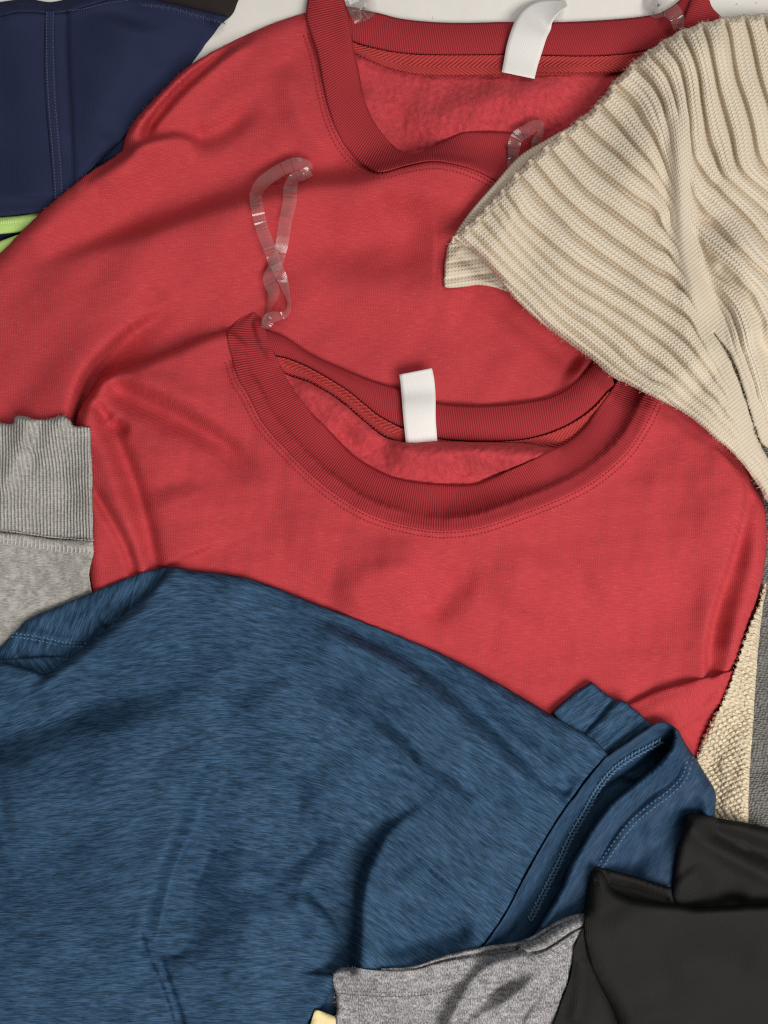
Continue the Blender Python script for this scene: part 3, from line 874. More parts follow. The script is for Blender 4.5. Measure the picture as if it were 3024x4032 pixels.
fb = sheet('inner_fleece', gb, [([(1090, 1455), (1125, 1473), (1179, 1493), (1232, 1513), (1331, 1573), (1404, 1633), (1464, 1685), (1523, 1725), (1596, 1740), (1729, 1737), (1860, 1740), (2000, 1743), (2067, 1746), (2179, 1762), (2262, 1752)], 30),
      ([(2262, 1752), (2350, 1680), (2420, 1620)], 12), ([(2420, 1620), (2300, 2000), (1800, 2150), (1300, 2000), (1080, 1650), (1090, 1455)], 20)], M['fleece'],
      26, [stroke([(1500, 1760), (1650, 1790), (1850, 1790), (2100, 1800), (2260, 1780)], 46, 50, 60, .15, .2), stroke([(1130, 1500), (1260, 1580), (1420, 1700), (1500, 1770)], 22, 40, 60, .2, .2), stroke([(1290, 1640), (1420, 1760), (1560, 1850)], -16, 40, 40), stroke([(1830, 1780), (1840, 1880)], -10, 40, 40), waves(41, 3, 150), waves(42, 1.5, 28)], res=9)
collB = [(900, 1330), (915, 1420), (940, 1498), (973, 1551), (1033, 1664), (1112, 1756), (1218, 1863), (1324, 1949), (1464, 2028), (1629, 2075), (1762, 2088), (1895, 2070), (2059, 2014), (2219, 1950), (2338, 1886), (2458, 1782), (2530, 1678), (2578, 1583), (2640, 1450)]
folds_b = [
    stroke([(400, 1500), (450, 1524), (542, 1570), (723, 1654), (844, 1727), (964, 1823), (1060, 1920)], -46, 42, 56, .12, .45),   # valley from the shoulder
    stroke([(430, 1480), (560, 1500), (740, 1570), (880, 1650)], 22, 60, 60, .3, .4),
    stroke([(440, 1650), (475, 1682), (520, 1690)], -34, 24, 28, .3, .5),
    stroke([(380, 1570), (400, 1620), (440, 1660)], -20, 20, 26, .3, .3),
    stroke([(408, 1600), (432, 1680), (474, 1760), (514, 1860), (544, 1956), (575, 2064), (606, 2200), (640, 2330)], -30, 30, 50, .1, .02), # fold under at the side
    stroke([(340, 1560), (372, 1700), (420, 1830), (470, 1960), (510, 2080), (545, 2200), (560, 2300)], 22, 56, 56, .15, .02),
    stroke([(340, 1880), (376, 1944), (434, 2040), (482, 2125), (512, 2200), (540, 2300)], -24, 24, 22, .2, .02),
    stroke([(640, 1900), (700, 2050), (760, 2200)], 26, 120, 120, .3, .1),
    stroke([(1050, 2020), (1240, 2100), (1450, 2180), (1700, 2180)], 20, 90, 110, .3, .3),
    stroke([(1280, 2390), (1420, 2310), (1560, 2260), (1700, 2270)], 34, 80, 110, .3, .3),
    stroke([(1620, 2440), (1740, 2370), (1810, 2280), (1830, 2180)], -30, 70, 70, .3, .4),
    stroke([(1980, 2420), (2050, 2300), (2130, 2150)], 14, 120, 150, .3, .3),
    stepfold([(2790, 1730), (2860, 1800), (2925, 1885), (2935, 1950), (2918, 2040), (2880, 2190), (2835, 2330), (2800, 2450), (2782, 2580), (2784, 2720)], -22, 18, 70, 130, 10, .12, .02),
    stroke([(2975, 1960), (2972, 2100), (2950, 2250), (2905, 2420), (2860, 2600)], 14, 44, 44, .15, .1),
    stroke([(2430, 1900), (2560, 1800), (2660, 1680)], -8, 70, 70),
    stroke([(2300, 2330), (2450, 2250), (2640, 2220)], 12, 120, 120),
    waves(51, 4, 300), waves(52, 1.3, 110)]
bodyB = sheet('front_body', gb, [(shift([(905, 1318), (915, 1420), (940, 1498), (973, 1551), (1033, 1664), (1112, 1756), (1218, 1863), (1324, 1949), (1464, 2028), (1629, 2075), (1762, 2088), (1895, 2070), (2059, 2014), (2219, 1950), (2338, 1886), (2458, 1782), (2530, 1678), (2578, 1583), (2620, 1500)], 46, 6), 8),
      ([(2620, 1500), (2700, 1540), (2800, 1640), (2900, 1780), (2960, 1880)], 30), ([(2960, 1880), (3004, 1970), (3018, 2060), (3014, 2200), (2990, 2330), (2950, 2450), (2890, 2640), (2840, 2760)], 44),
      ([(2840, 2760), (2600, 2900), (2000, 3100), (1200, 2900), (600, 2600), (370, 2420)], 20),
      ([(370, 2420), (345, 2200), (330, 1950), (300, 1760), (298, 1667), (313, 1612), (356, 1540), (392, 1492), (434, 1466)], 48), ([(434, 1466), (542, 1430), (663, 1382), (814, 1323), (905, 1300)], 40)],
      M['red'], lambda P: 92 - 30 * np.exp(-((P[:, 0] - 930) / 160) ** 2 - ((P[:, 1] - 1330) / 160) ** 2), folds_b + [stroke(collB[1:], 6, 10, 30, .02, .05)], sig=9, res=10)
# turned lower piece of the same sweatshirt
lowB = sheet('sleeve', gb, [([(2380, 2830), (2473, 2773), (2590, 2717), (2713, 2684), (2800, 2664), (2888, 2640)], 16), ([(2888, 2640), (2880, 2720), (2841, 2800), (2796, 2880), (2769, 2940), (2740, 3040)], 20), ([(2740, 3040), (2600, 3080), (2380, 3000), (2380, 2830)], 20)],
      M['red'], 26, [stroke([(2480, 2860), (2620, 2780), (2800, 2720)], 12, 60, 60), waves(55, 2, 120)], sig=4, res=9,
      uvf=lambda P: np.stack([P[:, 1] * .95 + P[:, 0] * .3, P[:, 0] * .95 - P[:, 1] * .3], 1) / 100)
fcB = strip('front_collar', gb, [(990, 1233), (935, 1262), (896, 1312), (915, 1420), (940, 1498), (973, 1551), (1033, 1664), (1112, 1756), (1218, 1863), (1324, 1949), (1464, 2028), (1629, 2075), (1762, 2089), (1895, 2072), (2059, 2016), (2219, 1952), (2338, 1888), (2458, 1784), (2530, 1680), (2578, 1585), (2650, 1440)],
      [(1006, 1230), (1030, 1258), (1045, 1299), (1060, 1352), (1086, 1405), (1119, 1471), (1165, 1551), (1218, 1617), (1298, 1697), (1391, 1790), (1484, 1849), (1576, 1886), (1729, 1906), (1862, 1906), (1939, 1880), (2059, 1832), (2179, 1768), (2259, 1718), (2322, 1654), (2370, 1591), (2426, 1511), (2470, 1420)],
      M['redrib'], [-10, 14, 18, 18, 18, 18, 18, 18, 18, 18], 16, nv=18, sig=4, drop=(4, 16), gap=1.0, thick=.0004)
for off in (10, 29):
    stitches('stitching', bodyB.o, collB[1:-1], M['redthread'], 14, 11, 6, 6, off, 0, 0, bodyB.z)
# the long clear hanging loop
ribbon('hanger_loop', gb, [(1040, 1292, 20, 10, .6), (1052, 1255, 30, 60, .7), (1062, 1205, 40, 55, .75), (1078, 1150, 44, 20, 1), (1060, 1100, 40, 12, .95), (1082, 1046, 36, 8, 1), (1062, 980, 30, 5, .95), (1034, 905, 28, 0, .95), (1015, 830, 30, -4, .95), (1008, 770, 34, 0, .95), (1030, 724, 44, 8, 1), (1072, 690, 54, 10, 1), (1120, 662, 60, 10, 1), (1165, 646, 58, 10, 1), (1205, 652, 52, 20, .9), (1218, 670, 46, 40, .8)], M['plastic'], 52, crinkle=2.5, thick=0, seed=7, step=7)
ribbon('hanger_loop', gb, [(1222, 672, 52, 30, .9), (1190, 690, 46, 10, .8), (1160, 700, 40, 0, .8), (1144, 740, 34, 0, 1), (1140, 800, 30, 4, 1), (1124, 870, 26, 6, .95), (1112, 950, 22, 8, .95), (1096, 1020, 20, 10, .9), (1082, 1060, 20, 12, .9)], M['plastic'], 54, crinkle=2, thick=0, seed=8, step=7)
ribbon('hanger_loop', gb, [(1086, 1040, 46, 0, 1), (1108, 1090, 42, 6, .9), (1126, 1140, 40, 40, .8), (1138, 1190, 38, 60, .6), (1132, 1230, 34, 50, .7), (1104, 1244, 30, 20, .7), (1064, 1252, 26, 10, 1), (1046, 1285, 18, 30, 1)], M['plastic'], 48, crinkle=1.5, thick=0, seed=9, step=7)

# ------------------------------------------------------------------ cream seed stitch knit at the right
g = thing('cream_knit_sweater', 'cream seed stitch knit lying between the red sweatshirt and the grey knit', 'sweater', 2880, 2900)
edge = [(3016, 2290), (2990, 2380), (2960, 2450), (2936, 2510), (2908, 2600), (2891, 2650), (2862, 2730), (2841, 2775), (2796, 2860), (2769, 2920), (2740, 3000), (2690, 3130), (2680, 3330)]
C = cr(edge, 5)
s_ = np.arange(len(C)) * 5.0
tg = np.gradient(C, axis=0); tg /= np.linalg.norm(tg, axis=1)[:, None]
ton = 7 * np.abs(np.sin(s_ * math.pi / 27 + np.sin(s_ / 90))) - 3
C = C + np.stack([tg[:, 1], -tg[:, 0]], 1) * -ton[:, None]
wk = sheet('fabric_panel', g, [([tuple(p) for p in C[::1]], 16), ([(2680, 3330), (2938, 3400)], 12), ([(2938, 3400), (2941, 3246), (2947, 3057), (2958, 2890), (2969, 2723), (2986, 2500), (3016, 2290)], 26)], M['waffle'], 26,
      [waves(61, 3, 120)], sig=5, res=5.5,
      rel=lambda P: 6.0 * np.sin(2 * np.pi * (P[:, 0] + .35 * P[:, 1] + 4 * np.sin(P[:, 1] / 37)) / 31) * np.sin(2 * np.pi * (P[:, 1] - .2 * P[:, 0] + 4 * np.sin(P[:, 0] / 41)) / 27))

# ------------------------------------------------------------------ grey marl joggers at the left
g = thing('grey_joggers', 'pale grey marl joggers with a ribbed cuff beside the red sleeve', 'joggers', 180, 2000)
top = [(-300, 1670), (0, 1664), (51, 1667), (56, 1642), (90, 1636), (139, 1649), (193, 1649), (241, 1636), (280, 1655), (289, 1673), (356, 1682)]
cuff = sheet('cuff', g, [(top, 12), ([(356, 1682), (364, 1823), (366, 2000), (366, 2130)], 22), ([(366, 2130), (200, 2128), (60, 2110), (-300, 2080)], 8), ([(-300, 2080), (-300, 1670)], 20)], M['cuff'], 52,
      [stroke([(105, 1640), (80, 1740), (40, 1860), (-20, 1960)], 20, 34, 44, .05, .3), stroke([(160, 1650), (135, 1780), (110, 1900)], -12, 26, 26, .05, .4), stroke([(230, 1640), (260, 1680)], 10, 40, 40), waves(71, 2, 120)], sig=6, res=9)
leg = sheet('leg', g, [([(-300, 2072), (60, 2102), (200, 2122), (366, 2130)], 12), ([(366, 2130), (370, 2175), (360, 2210), (352, 2260), (358, 2330), (380, 2480)], 30), ([(380, 2480), (200, 2700), (-300, 2760)], 20), ([(-300, 2760), (-300, 2072)], 20)], M['grey'], 40,
      [stroke([(-60, 2105), (120, 2138), (366, 2155)], 10, 20, 30, .02, .02), stroke([(0, 2300), (150, 2260), (300, 2280)], -8, 60, 60), waves(72, 3, 200)], sig=6, res=10)
stitches('stitching', leg.o, [(-80, 2104), (60, 2122), (200, 2144), (362, 2158)], M['greythread'], 15, 42, 7, 6, 6, 86, 0, leg.z)
stitches('stitching', g, [(-80, 2076), (60, 2094), (200, 2114), (362, 2128)], M['greythread'], 13, 12, 4, 4, 0, 0, 0, dz=2)

# ------------------------------------------------------------------ beige ribbed sweater
g = thing('beige_sweater', 'beige chunky rib knit sweater hem lying over both red sweatshirts', 'sweater', 2600, 800)
RIBS = {
 0: [(1839, 895), (1911, 971), (1995, 1056), (2063, 1119), (2122, 1182), (2206, 1268), (2300, 1344), (2365, 1396), (2431, 1449), (2500, 1494), (2600, 1546)],
 1: [(2300, 1274), (2387, 1344), (2444, 1401), (2496, 1453), (2562, 1500), (2649, 1549), (2736, 1615), (2824, 1690), (2900, 1775), (2980, 1890), (3050, 2000)],
 2: [(1936, 836), (1987, 904), (2038, 967), (2101, 1039), (2164, 1106), (2291, 1204), (2344, 1230), (2431, 1300), (2483, 1340), (2579, 1418), (2632, 1462), (2693, 1514), (2780, 1600), (2870, 1705), (2950, 1815), (3030, 1930)],
 3: [(2300, 1141), (2387, 1198), (2475, 1255), (2518, 1287), (2606, 1353), (2671, 1418), (2719, 1479), (2771, 1540), (2850, 1635), (2930, 1745), (3010, 1865)],
 4: [(1991, 769), (2046, 853), (2101, 904), (2164, 959), (2270, 1045), (2400, 1125), (2496, 1189), (2584, 1250), (2640, 1295), (2675, 1325), (2736, 1390), (2780, 1450), (2824, 1512), (2890, 1610), (2950, 1700), (3010, 1800)],
 5: [(2080, 731), (2143, 803), (2206, 870), (2312, 965), (2409, 1036), (2496, 1098), (2584, 1163), (2662, 1224), (2736, 1300), (2771, 1360), (2820, 1440), (2870, 1530), (2920, 1620)],
 6: [(2122, 670), (2185, 750), (2291, 850), (2409, 945), (2496, 1006), (2584, 1071), (2662, 1137), (2728, 1202), (2763, 1255)],
 7: [(2185, 621), (2249, 697), (2300, 755), (2409, 836), (2496, 901), (2584, 975), (2658, 1041), (2710, 1093), (2736, 1141)],
 8: [(2250, 560), (2312, 635), (2409, 718), (2505, 796), (2579, 871), (2632, 923), (2671, 975), (2702, 1041)],
 9: [(2300, 502), (2366, 559), (2431, 610), (2496, 674), (2562, 727), (2614, 783), (2649, 836)],
 10: [(2357, 415), (2431, 493), (2509, 589), (2584, 681), (2632, 770), (2890, 1375), (2922, 1470), (2955, 1580), (2990, 1700)],
 11: [(2422, 345), (2475, 393), (2527, 480), (2579, 556), (2620, 650), (2650, 731), (2719, 1036), (2758, 1093), (2802, 1137), (2846, 1189), (2889, 1270), (2920, 1375), (2955, 1462), (2998, 1593)],
 12: [(2505, 262), (2571, 332), (2614, 415), (2640, 524), (2656, 633), (2693, 862), (2719, 906), (2758, 958), (2802, 1002), (2846, 1050), (2889, 1093), (2955, 1167), (3000, 1270), (3040, 1400), (3070, 1560)],
 13: [(2560, 220), (2635, 320), (2667, 430), (2680, 560), (2688, 660), (2719, 766), (2758, 818), (2802, 871), (2846, 927), (2889, 975), (2955, 1036)],
 14: [(2623, 188), (2671, 244), (2693, 327), (2706, 415), (2715, 524), (2724, 611), (2763, 670), (2824, 731), (2889, 810), (2955, 879), (3024, 975)],
 15: [(2693, 144), (2728, 218), (2754, 306), (2763, 393), (2780, 502), (2815, 611), (2846, 698)],
 16: [(2776, 127), (2806, 244), (2824, 336), (2850, 436), (2881, 546), (2920, 681)],
 17: [(2863, 105), (2881, 210), (2898, 306), (2929, 393), (2963, 524), (2998, 655)],
 18: [(2942, 100), (2972, 227), (2998, 340), (3024, 415)]}
pp = []; vv = []
for k, L in RIBS.items():
    for p in L: pp.append(p); vv.append(k)
ribv = tps(pp, vv, 3e-3)
def rib_uv(P):
    v = ribv(P)
    # distance along the ribs, from the bound edge
    e = 6.0
    u = (P[:, 0] * .62 + P[:, 1] * .78)
    return np.stack([u / 100, v], 1)
PIN = cr([(2660, 480), (2672, 600), (2680, 760), (2694, 900), (2716, 1040), (2760, 1180), (2815, 1310)], 20)
def rib_rel(P):
    v = ribv(P)
    gx = (ribv(P + np.array([3.0, 0])) - v) / 3; gy = (ribv(P + np.array([0, 3.0])) - v) / 3
    per = 1 / np.maximum(1e-3, np.hypot(gx, gy))          # width of a rib here
    f = np.abs(v - np.round(v))
    dp = seg_dist(P, PIN[:-1], PIN[1:])[0]
    a = np.clip((per - 14) / 50, 0, 1.1) * sm((dp - 6) / 70)
    z = 36 * a * sm((f - .02) / .2) - 20 * a
    z += 5.0 * a * np.abs(np.sin(np.pi * v * 4))
    return z
edge_up = [(1764, 966), (1790, 930), (1880, 846), (1960, 762), (2066, 642), (2158, 566), (2259, 483), (2338, 415), (2418, 319), (2506, 231), (2586, 176), (2690, 116), (2833, 72), (2937, 58), (3024, 54), (3300, 60)]
C = cr(edge_up, 5)
s_ = np.arange(len(C)) * 5.0
tg = np.gradient(C, axis=0); tg /= np.linalg.norm(tg, axis=1)[:, None]
vv_e = ribv(C)
C = C + np.stack([tg[:, 1], -tg[:, 0]], 1) * (3.0 * np.cos(2 * np.pi * vv_e) + 1.2 * np.sin(s_ * 2 * math.pi / 24))[:, None]
low_edge = [(1788, 936), (1860, 990), (1939, 1069), (2003, 1149), (2043, 1194), (2139, 1279), (2259, 1367), (2338, 1423), (2402, 1479), (2498, 1527), (2578, 1567), (2698, 1630), (2817, 1726), (2897, 1798), (2977, 1902), (3024, 1982), (3100, 2080)]
# turned-under corner first
def tip_uv(P): return np.stack([P[:, 0] / 100, (P[:, 1] + .15 * P[:, 0]) / 62.0], 1)
def tip_rel(P):
    v = (P[:, 1] + .15 * P[:, 0]) / 62.0
    f = np.abs(v - np.round(v)); return 9 * (1 - np.exp(-(f / .17) ** 2)) - 5
sheet('hem_underside', g, [([(1775, 950), (1760, 975), (1752, 1030), (1746, 1090), (1748, 1132)], 16), ([(1748, 1132), (1770, 1136), (1860, 1126), (1930, 1128), (2000, 1150)], 16), ([(2000, 1150), (2100, 1200), (2060, 1050), (1900, 950), (1775, 950)], 14)], M['beige'], 30,
      [waves(81, 2, 90), stroke([(1800, 990), (1900, 1070), (2000, 1140)], -12, 40, 20, .1, .1)], sig=4, res=6, uvf=tip_uv, rel=tip_rel)
sheet('back_panel', g, [([(2760, 1240), (2900, 1300), (3060, 1560), (3080, 1780)], 10), ([(3080, 1780), (2980, 1720), (2860, 1560), (2760, 1240)], 10)], M['beige'], 62, (), sig=3, res=14, uvf=rib_uv)
strip('hem_underside', g, [(1776, 950), (1800, 905), (1856, 828), (1934, 738), (2044, 616), (2150, 550), (2230, 505)], [(1830, 960), (1850, 930), (1915, 862), (2000, 775), (2100, 665), (2190, 590), (2260, 540)], M['beige'], 56, 10, nv=10, sig=4, uvscale=1.0, thick=.0014)
slitL = [(3100, 1900), (3030, 1810), (2992, 1740), (2960, 1655), (2930, 1560), (2897, 1468), (2860, 1387), (2810, 1310)]
slitR = [(2810, 1310), (2870, 1390), (2905, 1470), (2935, 1560), (2962, 1650), (2985, 1730), (3012, 1760), (3100, 1800)]
bs = sheet('rib_panel', g, [([tuple(p) for p in C], 22), ([(3300, 60), (3300, 1800)], 20), ([(3300, 1800), (3100, 1800)], 20), (slitR[::-1], 16), (slitL[::-1], 16), ([(3100, 1900), (3100, 2080)], 10), (low_edge[::-1], 26), ([(1788, 936), (1764, 966)], 12)],
      M['beige'], 96, [
        stroke([(1900, 840), (2120, 960), (2350, 1150), (2600, 1330), (2800, 1500)], 26, 150, 150, .1, .1),
        stroke([(2650, 300), (2672, 560), (2684, 800), (2704, 1000), (2740, 1150), (2800, 1300)], 30, 60, 44, .3, .2),      # pinched fold
        stroke([(2710, 740), (2732, 880), (2762, 1010), (2806, 1140), (2850, 1280), (2900, 1420)], -20, 44, 70, .35, .2),
        stroke([(2570, 420), (2610, 600), (2640, 860), (2670, 1010)], -10, 50, 30, .3, .3),
        stroke([(2860, 820), (2920, 1000), (2980, 1200), (3020, 1400)], 34, 80, 90, .3, .2),
        stroke([(2500, 260), (2700, 200), (2900, 150)], 18, 60, 90, .2, .2),
        waves(83, 4, 300)], sig=8, res=5.2, uvf=rib_uv, rel=rib_rel, thick=0.0018, hold=34)

# ------------------------------------------------------------------ blue heather shirt
g = thing('blue_shirt', 'blue heather athletic shirt spread across the lower red sweatshirt', 'shirt', 1100, 3100)
sheet('back_panel', g, [([(300, 2900), (900, 2700), (1700, 2900), (1900, 3300)], 30), ([(1900, 3300), (1850, 3700), (1700, 4250), (300, 4250), (300, 2900)], 30)], M['bluehem'], 14, (), sig=8, res=24)
f1 = sheet('folded_hem', g, [([(-250, 2700), (-100, 2610), (0, 2548), (55, 2492), (108, 2440), (239, 2382), (362, 2331), (506, 2274), (615, 2240), (690, 2232)], 30), ([(690, 2232), (760, 2320), (640, 2500), (420, 2680), (100, 2800), (-250, 2860)], 20), ([(-250, 2860), (-250, 2700)], 20)], M['blue'], 34,
      [stroke([(60, 2560), (160, 2560), (260, 2570), (340, 2560)], -60, 26, 40, .2, .1), stroke([(30, 2480), (120, 2494), (203, 2510), (262, 2522), (340, 2524)], 10, 16, 16, .1, .05), waves(90, 3, 160)], sig=6, res=9,
      uvf=lambda P: np.stack([P[:, 1] * .85 - P[:, 0] * .35, P[:, 0] * .9 + P[:, 1] * .35], 1) / 100)
for off in (-7, 7):
    stitches('stitching', f1.o, [(50, 2500), (118, 2508), (203, 2525), (262, 2537), (335, 2540)], M['bluethread'], 14, 14, 7, 7, off, 0, 25, f1.z)
f2 = sheet('folded_layer', g, [([(-250, 2660), (0, 2601), (97, 2592), (211, 2584), (300, 2594)], 16), ([(300, 2594), (260, 2700), (-250, 2800)], 12), ([(-250, 2800), (-250, 2660)], 12)], M['blue'], 16, [waves(91, 2, 100)], sig=3, res=9,
      uvf=lambda P: np.stack([P[:, 0] * .6 + P[:, 1] * .8, P[:, 1] * .6 - P[:, 0] * .8], 1) / 100)
tab = sheet('collar_tab', g, [([(2178, 2806), (2230, 2760), (2284, 2717), (2328, 2690)], 10), ([(2328, 2690), (2380, 2732), (2423, 2759), (2457, 2766), (2510, 2810), (2562, 2857), (2590, 2890)], 12), ([(2590, 2890), (2480, 2990), (2300, 2980), (2178, 2806)], 12)], M['blue'], 34,
      [stroke([(2430, 2750), (2385, 2800), (2340, 2850), (2290, 2900)], -14, 8, 14, .02, .02), stroke([(2450, 2760), (2400, 2815), (2330, 2890)], 10, 20, 30, .05, .05), stroke([(2475, 2830), (2420, 2880), (2350, 2940)], -6, 10, 10, .1, .1)], sig=5, res=8,
      uvf=lambda P: np.stack([P[:, 0] * .8 - P[:, 1] * .6, P[:, 1] * .8 + P[:, 0] * .6], 1) / 100)
stitches('stitching', tab.o, [(2478, 2822), (2430, 2868), (2360, 2925)], M['bluethread'], 12, 10, 4, 4, 0, 0, 0, tab.z)
SL = [(2240, [(700, 2240), (1100, 2330), (1500, 2480), (1900, 2680), (2300, 2920)]),
      (2480, [(380, 2530), (650, 2470), (950, 2480), (1250, 2550), (1500, 2680), (1800, 2870), (2200, 3110)]),
      (2700, [(0, 2800), (300, 2700), (700, 2660), (1000, 2670), (1300, 2740), (1550, 2860), (1800, 3020), (2120, 3240)]),
      (2900, [(0, 3010), (300, 2930), (700, 2880), (1000, 2870), (1250, 2910), (1450, 3000), (1650, 3120), (1850, 3280), (2040, 3420)]),
      (3260, [(0, 3300), (400, 3290), (700, 3250), (1000, 3280), (1250, 3310), (1440, 3380), (1600, 3500), (1800, 3640), (1900, 3720)]),
      (3530, [(0, 3560), (300, 3540), (650, 3490), (1000, 3540), (1350, 3600), (1480, 3680), (1600, 3780)]),
      (3850, [(0, 3850), (600, 3850), (1000, 3850), (1300, 3870)])]
pp = []; vv = []
for k, L in SL:
    for p in L: pp.append(p); vv.append(k)
blv = tps(pp, vv, 1e-3)
def blue_uv(P):
    return np.stack([(P[:, 0] + .25 * P[:, 1]), blv(P)], 1) / 100
blue_folds = [
    stroke([(1200, 2390), (1634, 2600), (1779, 2708), (1923, 2839), (2068, 2976), (2213, 3099), (2280, 3140)], -30, 60, 34, .2, .05),
    stroke([(1100, 2440), (1500, 2610), (1760, 2800), (1960, 2990), (2150, 3180)], 26, 50, 120, .2, .1),
    stepfold([(1220, 2750), (1330, 2785), (1431, 2812), (1504, 2850), (1605, 2950), (1663, 3025), (1764, 3075), (1851, 3150), (1910, 3240)], 40, -34, 90, 100, 20, .35, .35),
    stepfold([(1760, 3120), (1660, 3170), (1590, 3215), (1525, 3265), (1478, 3338), (1434, 3432), (1412, 3540), (1404, 3700), (1396, 3850)], 52, -30, 270, 170, 16, .7, .02),
    stroke([(1180, 3480), (1240, 3525), (1330, 3610), (1385, 3700)], -26, 40, 24, .3, .1),
    stroke([(1130, 3520), (1220, 3600), (1290, 3720)], 20, 60, 60, .3, .2),
    stepfold([(880, 2860), (815, 3016), (752, 3196), (682, 3376), (627, 3564), (580, 3729), (540, 3860)], -44, 54, 200, 320, 24, .55, .2),
    stroke([(556, 3650), (592, 3730), (630, 3823), (670, 3925), (704, 4040), (744, 4200)], -150, 15, 7, .25, .02),
    stroke([(950, 3300), (1010, 3500), (960, 3700), (900, 3900)], 24, 120, 120, .3, .3),
    stroke([(1180, 3010), (1160, 3150), (1080, 3330), (1000, 3480)], -26, 60, 80, .3, .3),
    stroke([(1000, 2700), (1060, 2850), (1020, 3000)], 16, 100, 120, .3, .3),
    stepfold([(-150, 3020), (100, 2930), (330, 2850), (560, 2770), (820, 2700), (1000, 2690)], -38, 48, 150, 340, 85, .05, .5),
    stroke([(120, 2740), (330, 2600), (560, 2420), (760, 2340)], 22, 30, 80, .1, .3),
    stroke([(0, 3200), (300, 3150), (620, 3060)], 22, 120, 120, .1, .4),
    stroke([(300, 3300), (260, 3600), (240, 3900)], 18, 160, 160, .2, .2),
    stroke([(1500, 3740), (1700, 3680), (1880, 3640)], -30, 40, 60, .2, .2),
    stroke([(1330, 3230), (1200, 3330), (1080, 3470), (1000, 3620)], -24, 70, 110, .3, .3),
    stroke([(1560, 3420), (1650, 3520), (1700, 3640)], 14, 90, 90, .3, .3),
    waves(95, 5, 320), waves(96, 1.0, 130)]
blue_folds = [(lambda P, f=f: 1.35 * f(P)) for f in blue_folds]
blue = sheet('front_panel', g, [([(-250, 2650), (0, 2611), (63, 2622), (127, 2639), (179, 2658)], 18), ([(179, 2658), (228, 2622), (274, 2592), (359, 2521), (422, 2470), (506, 2403), (591, 2327), (640, 2272), (687, 2231)], 26),
      ([(687, 2231), (781, 2248), (904, 2263), (1013, 2288), (1200, 2360), (1458, 2461), (1640, 2532), (1793, 2600), (1923, 2669), (2068, 2752), (2173, 2817), (2336, 2911), (2400, 2975)], 80),
      ([(2400, 2975), (2285, 3106), (2213, 3215), (2162, 3294), (2090, 3410), (2046, 3500), (1988, 3610), (1915, 3715), (1850, 3800)], 20),
      ([(1850, 3800), (1500, 3900), (1345, 3850), (1290, 3930), (1262, 3975), (1215, 4045), (1150, 4250)], 30), ([(1150, 4250), (-250, 4250)], 20), ([(-250, 4250), (-250, 2650)], 20)],
      M['blue'], 72, blue_folds, sig=9, res=10, uvf=blue_uv)
# sleeve opening: far hem band, then the near layer
Rm = [(2680, 2900), (2650, 2858), (2601, 2843), (2540, 2874), (2490, 2910), (2390, 2983), (2312, 3077), (2228, 3189), (2145, 3320), (2060, 3475), (1988, 3610), (1900, 3740)]
Qm = [(2668, 2990), (2655, 2985), (2640, 2985), (2600, 3010), (2560, 3046), (2490, 3101), (2412, 3167), (2345, 3251), (2289, 3346), (2215, 3500), (2125, 3653), (2060, 3760)]
band = strip('sleeve_hem', g, Rm, Qm, M['bluehem'], [66, 70, 60, 44, 34, 26, 20, 16, 14], 24, nv=18, sig=4, drop=(10, 170), dexp=1.7, gap=3)
for off, an in ((-6, 30), (8, -30)):
    stitches('stitching', band.o, [(2601, 2920), (2490, 2979), (2412, 3035), (2351, 3113), (2306, 3196), (2250, 3291), (2200, 3402), (2140, 3520), (2090, 3620)], M['bluethread'], 15, 24, 9, 12, off, an, 18, dz=5)
slv = sheet('sleeve', g, [([(2650, 2862), (2656, 2900), (2642, 2948), (2579, 3020), (2490, 3093), (2412, 3159), (2345, 3243), (2289, 3338), (2250, 3404), (2211, 3502), (2119, 3655), (2060, 3740)], 11), ([(2060, 3740), (2100, 3900), (2500, 3760), (2760, 3400)], 20),
      ([(2760, 3400), (2800, 3260), (2812, 3180), (2813, 3124), (2770, 3045), (2724, 2972), (2690, 2921), (2668, 2880), (2650, 2862)], 40)], M['bluehem'], lambda P: 96 + 40 * np.exp(-((P[:, 0] - 2640) / 110) ** 2 - ((P[:, 1] - 2950) / 110) ** 2),
      [stroke([(2660, 2905), (2650, 2955), (2588, 3030), (2500, 3104), (2422, 3170), (2356, 3252), (2300, 3345), (2222, 3508), (2130, 3660)], 8, 12, 16, .02, .02), stroke([(2690, 2980), (2650, 3060), (2570, 3125), (2480, 3205), (2410, 3295), (2350, 3400)], -10, 16, 16, .05, .05), stroke([(2726, 2990), (2706, 3057), (2650, 3120), (2566, 3185), (2498, 3243), (2452, 3300), (2396, 3380), (2340, 3480)], 7, 20, 20, .03, .05), stroke([(2790, 3180), (2650, 3260), (2530, 3360), (2450, 3480)], -26, 60, 80, .1, .1), stroke([(2760, 3090), (2640, 3200), (2500, 3300)], 16, 40, 40), waves(99, 3, 150)], sig=7, res=8,
      uvf=lambda P: np.stack([P[:, 1] * .83 - P[:, 0] * .56, P[:, 0] * .83 + P[:, 1] * .56], 1) / 100)
for off in (-9, 9):
    stitches('stitching', slv.o, [(2716, 2985), (2696, 3057), (2640, 3118), (2556, 3182), (2489, 3240), (2444, 3296), (2389, 3374), (2352, 3432), (2330, 3480)], M['bluethread'], 18, 17, 13, 16, off, 0, 16, slv.z)
stitches('stitching', slv.o, [(2312, 3466), (2270, 3530), (2220, 3600), (2180, 3640)], M['bluethread'], 12, 8, 3, 3, 0, 0, 0, slv.z)

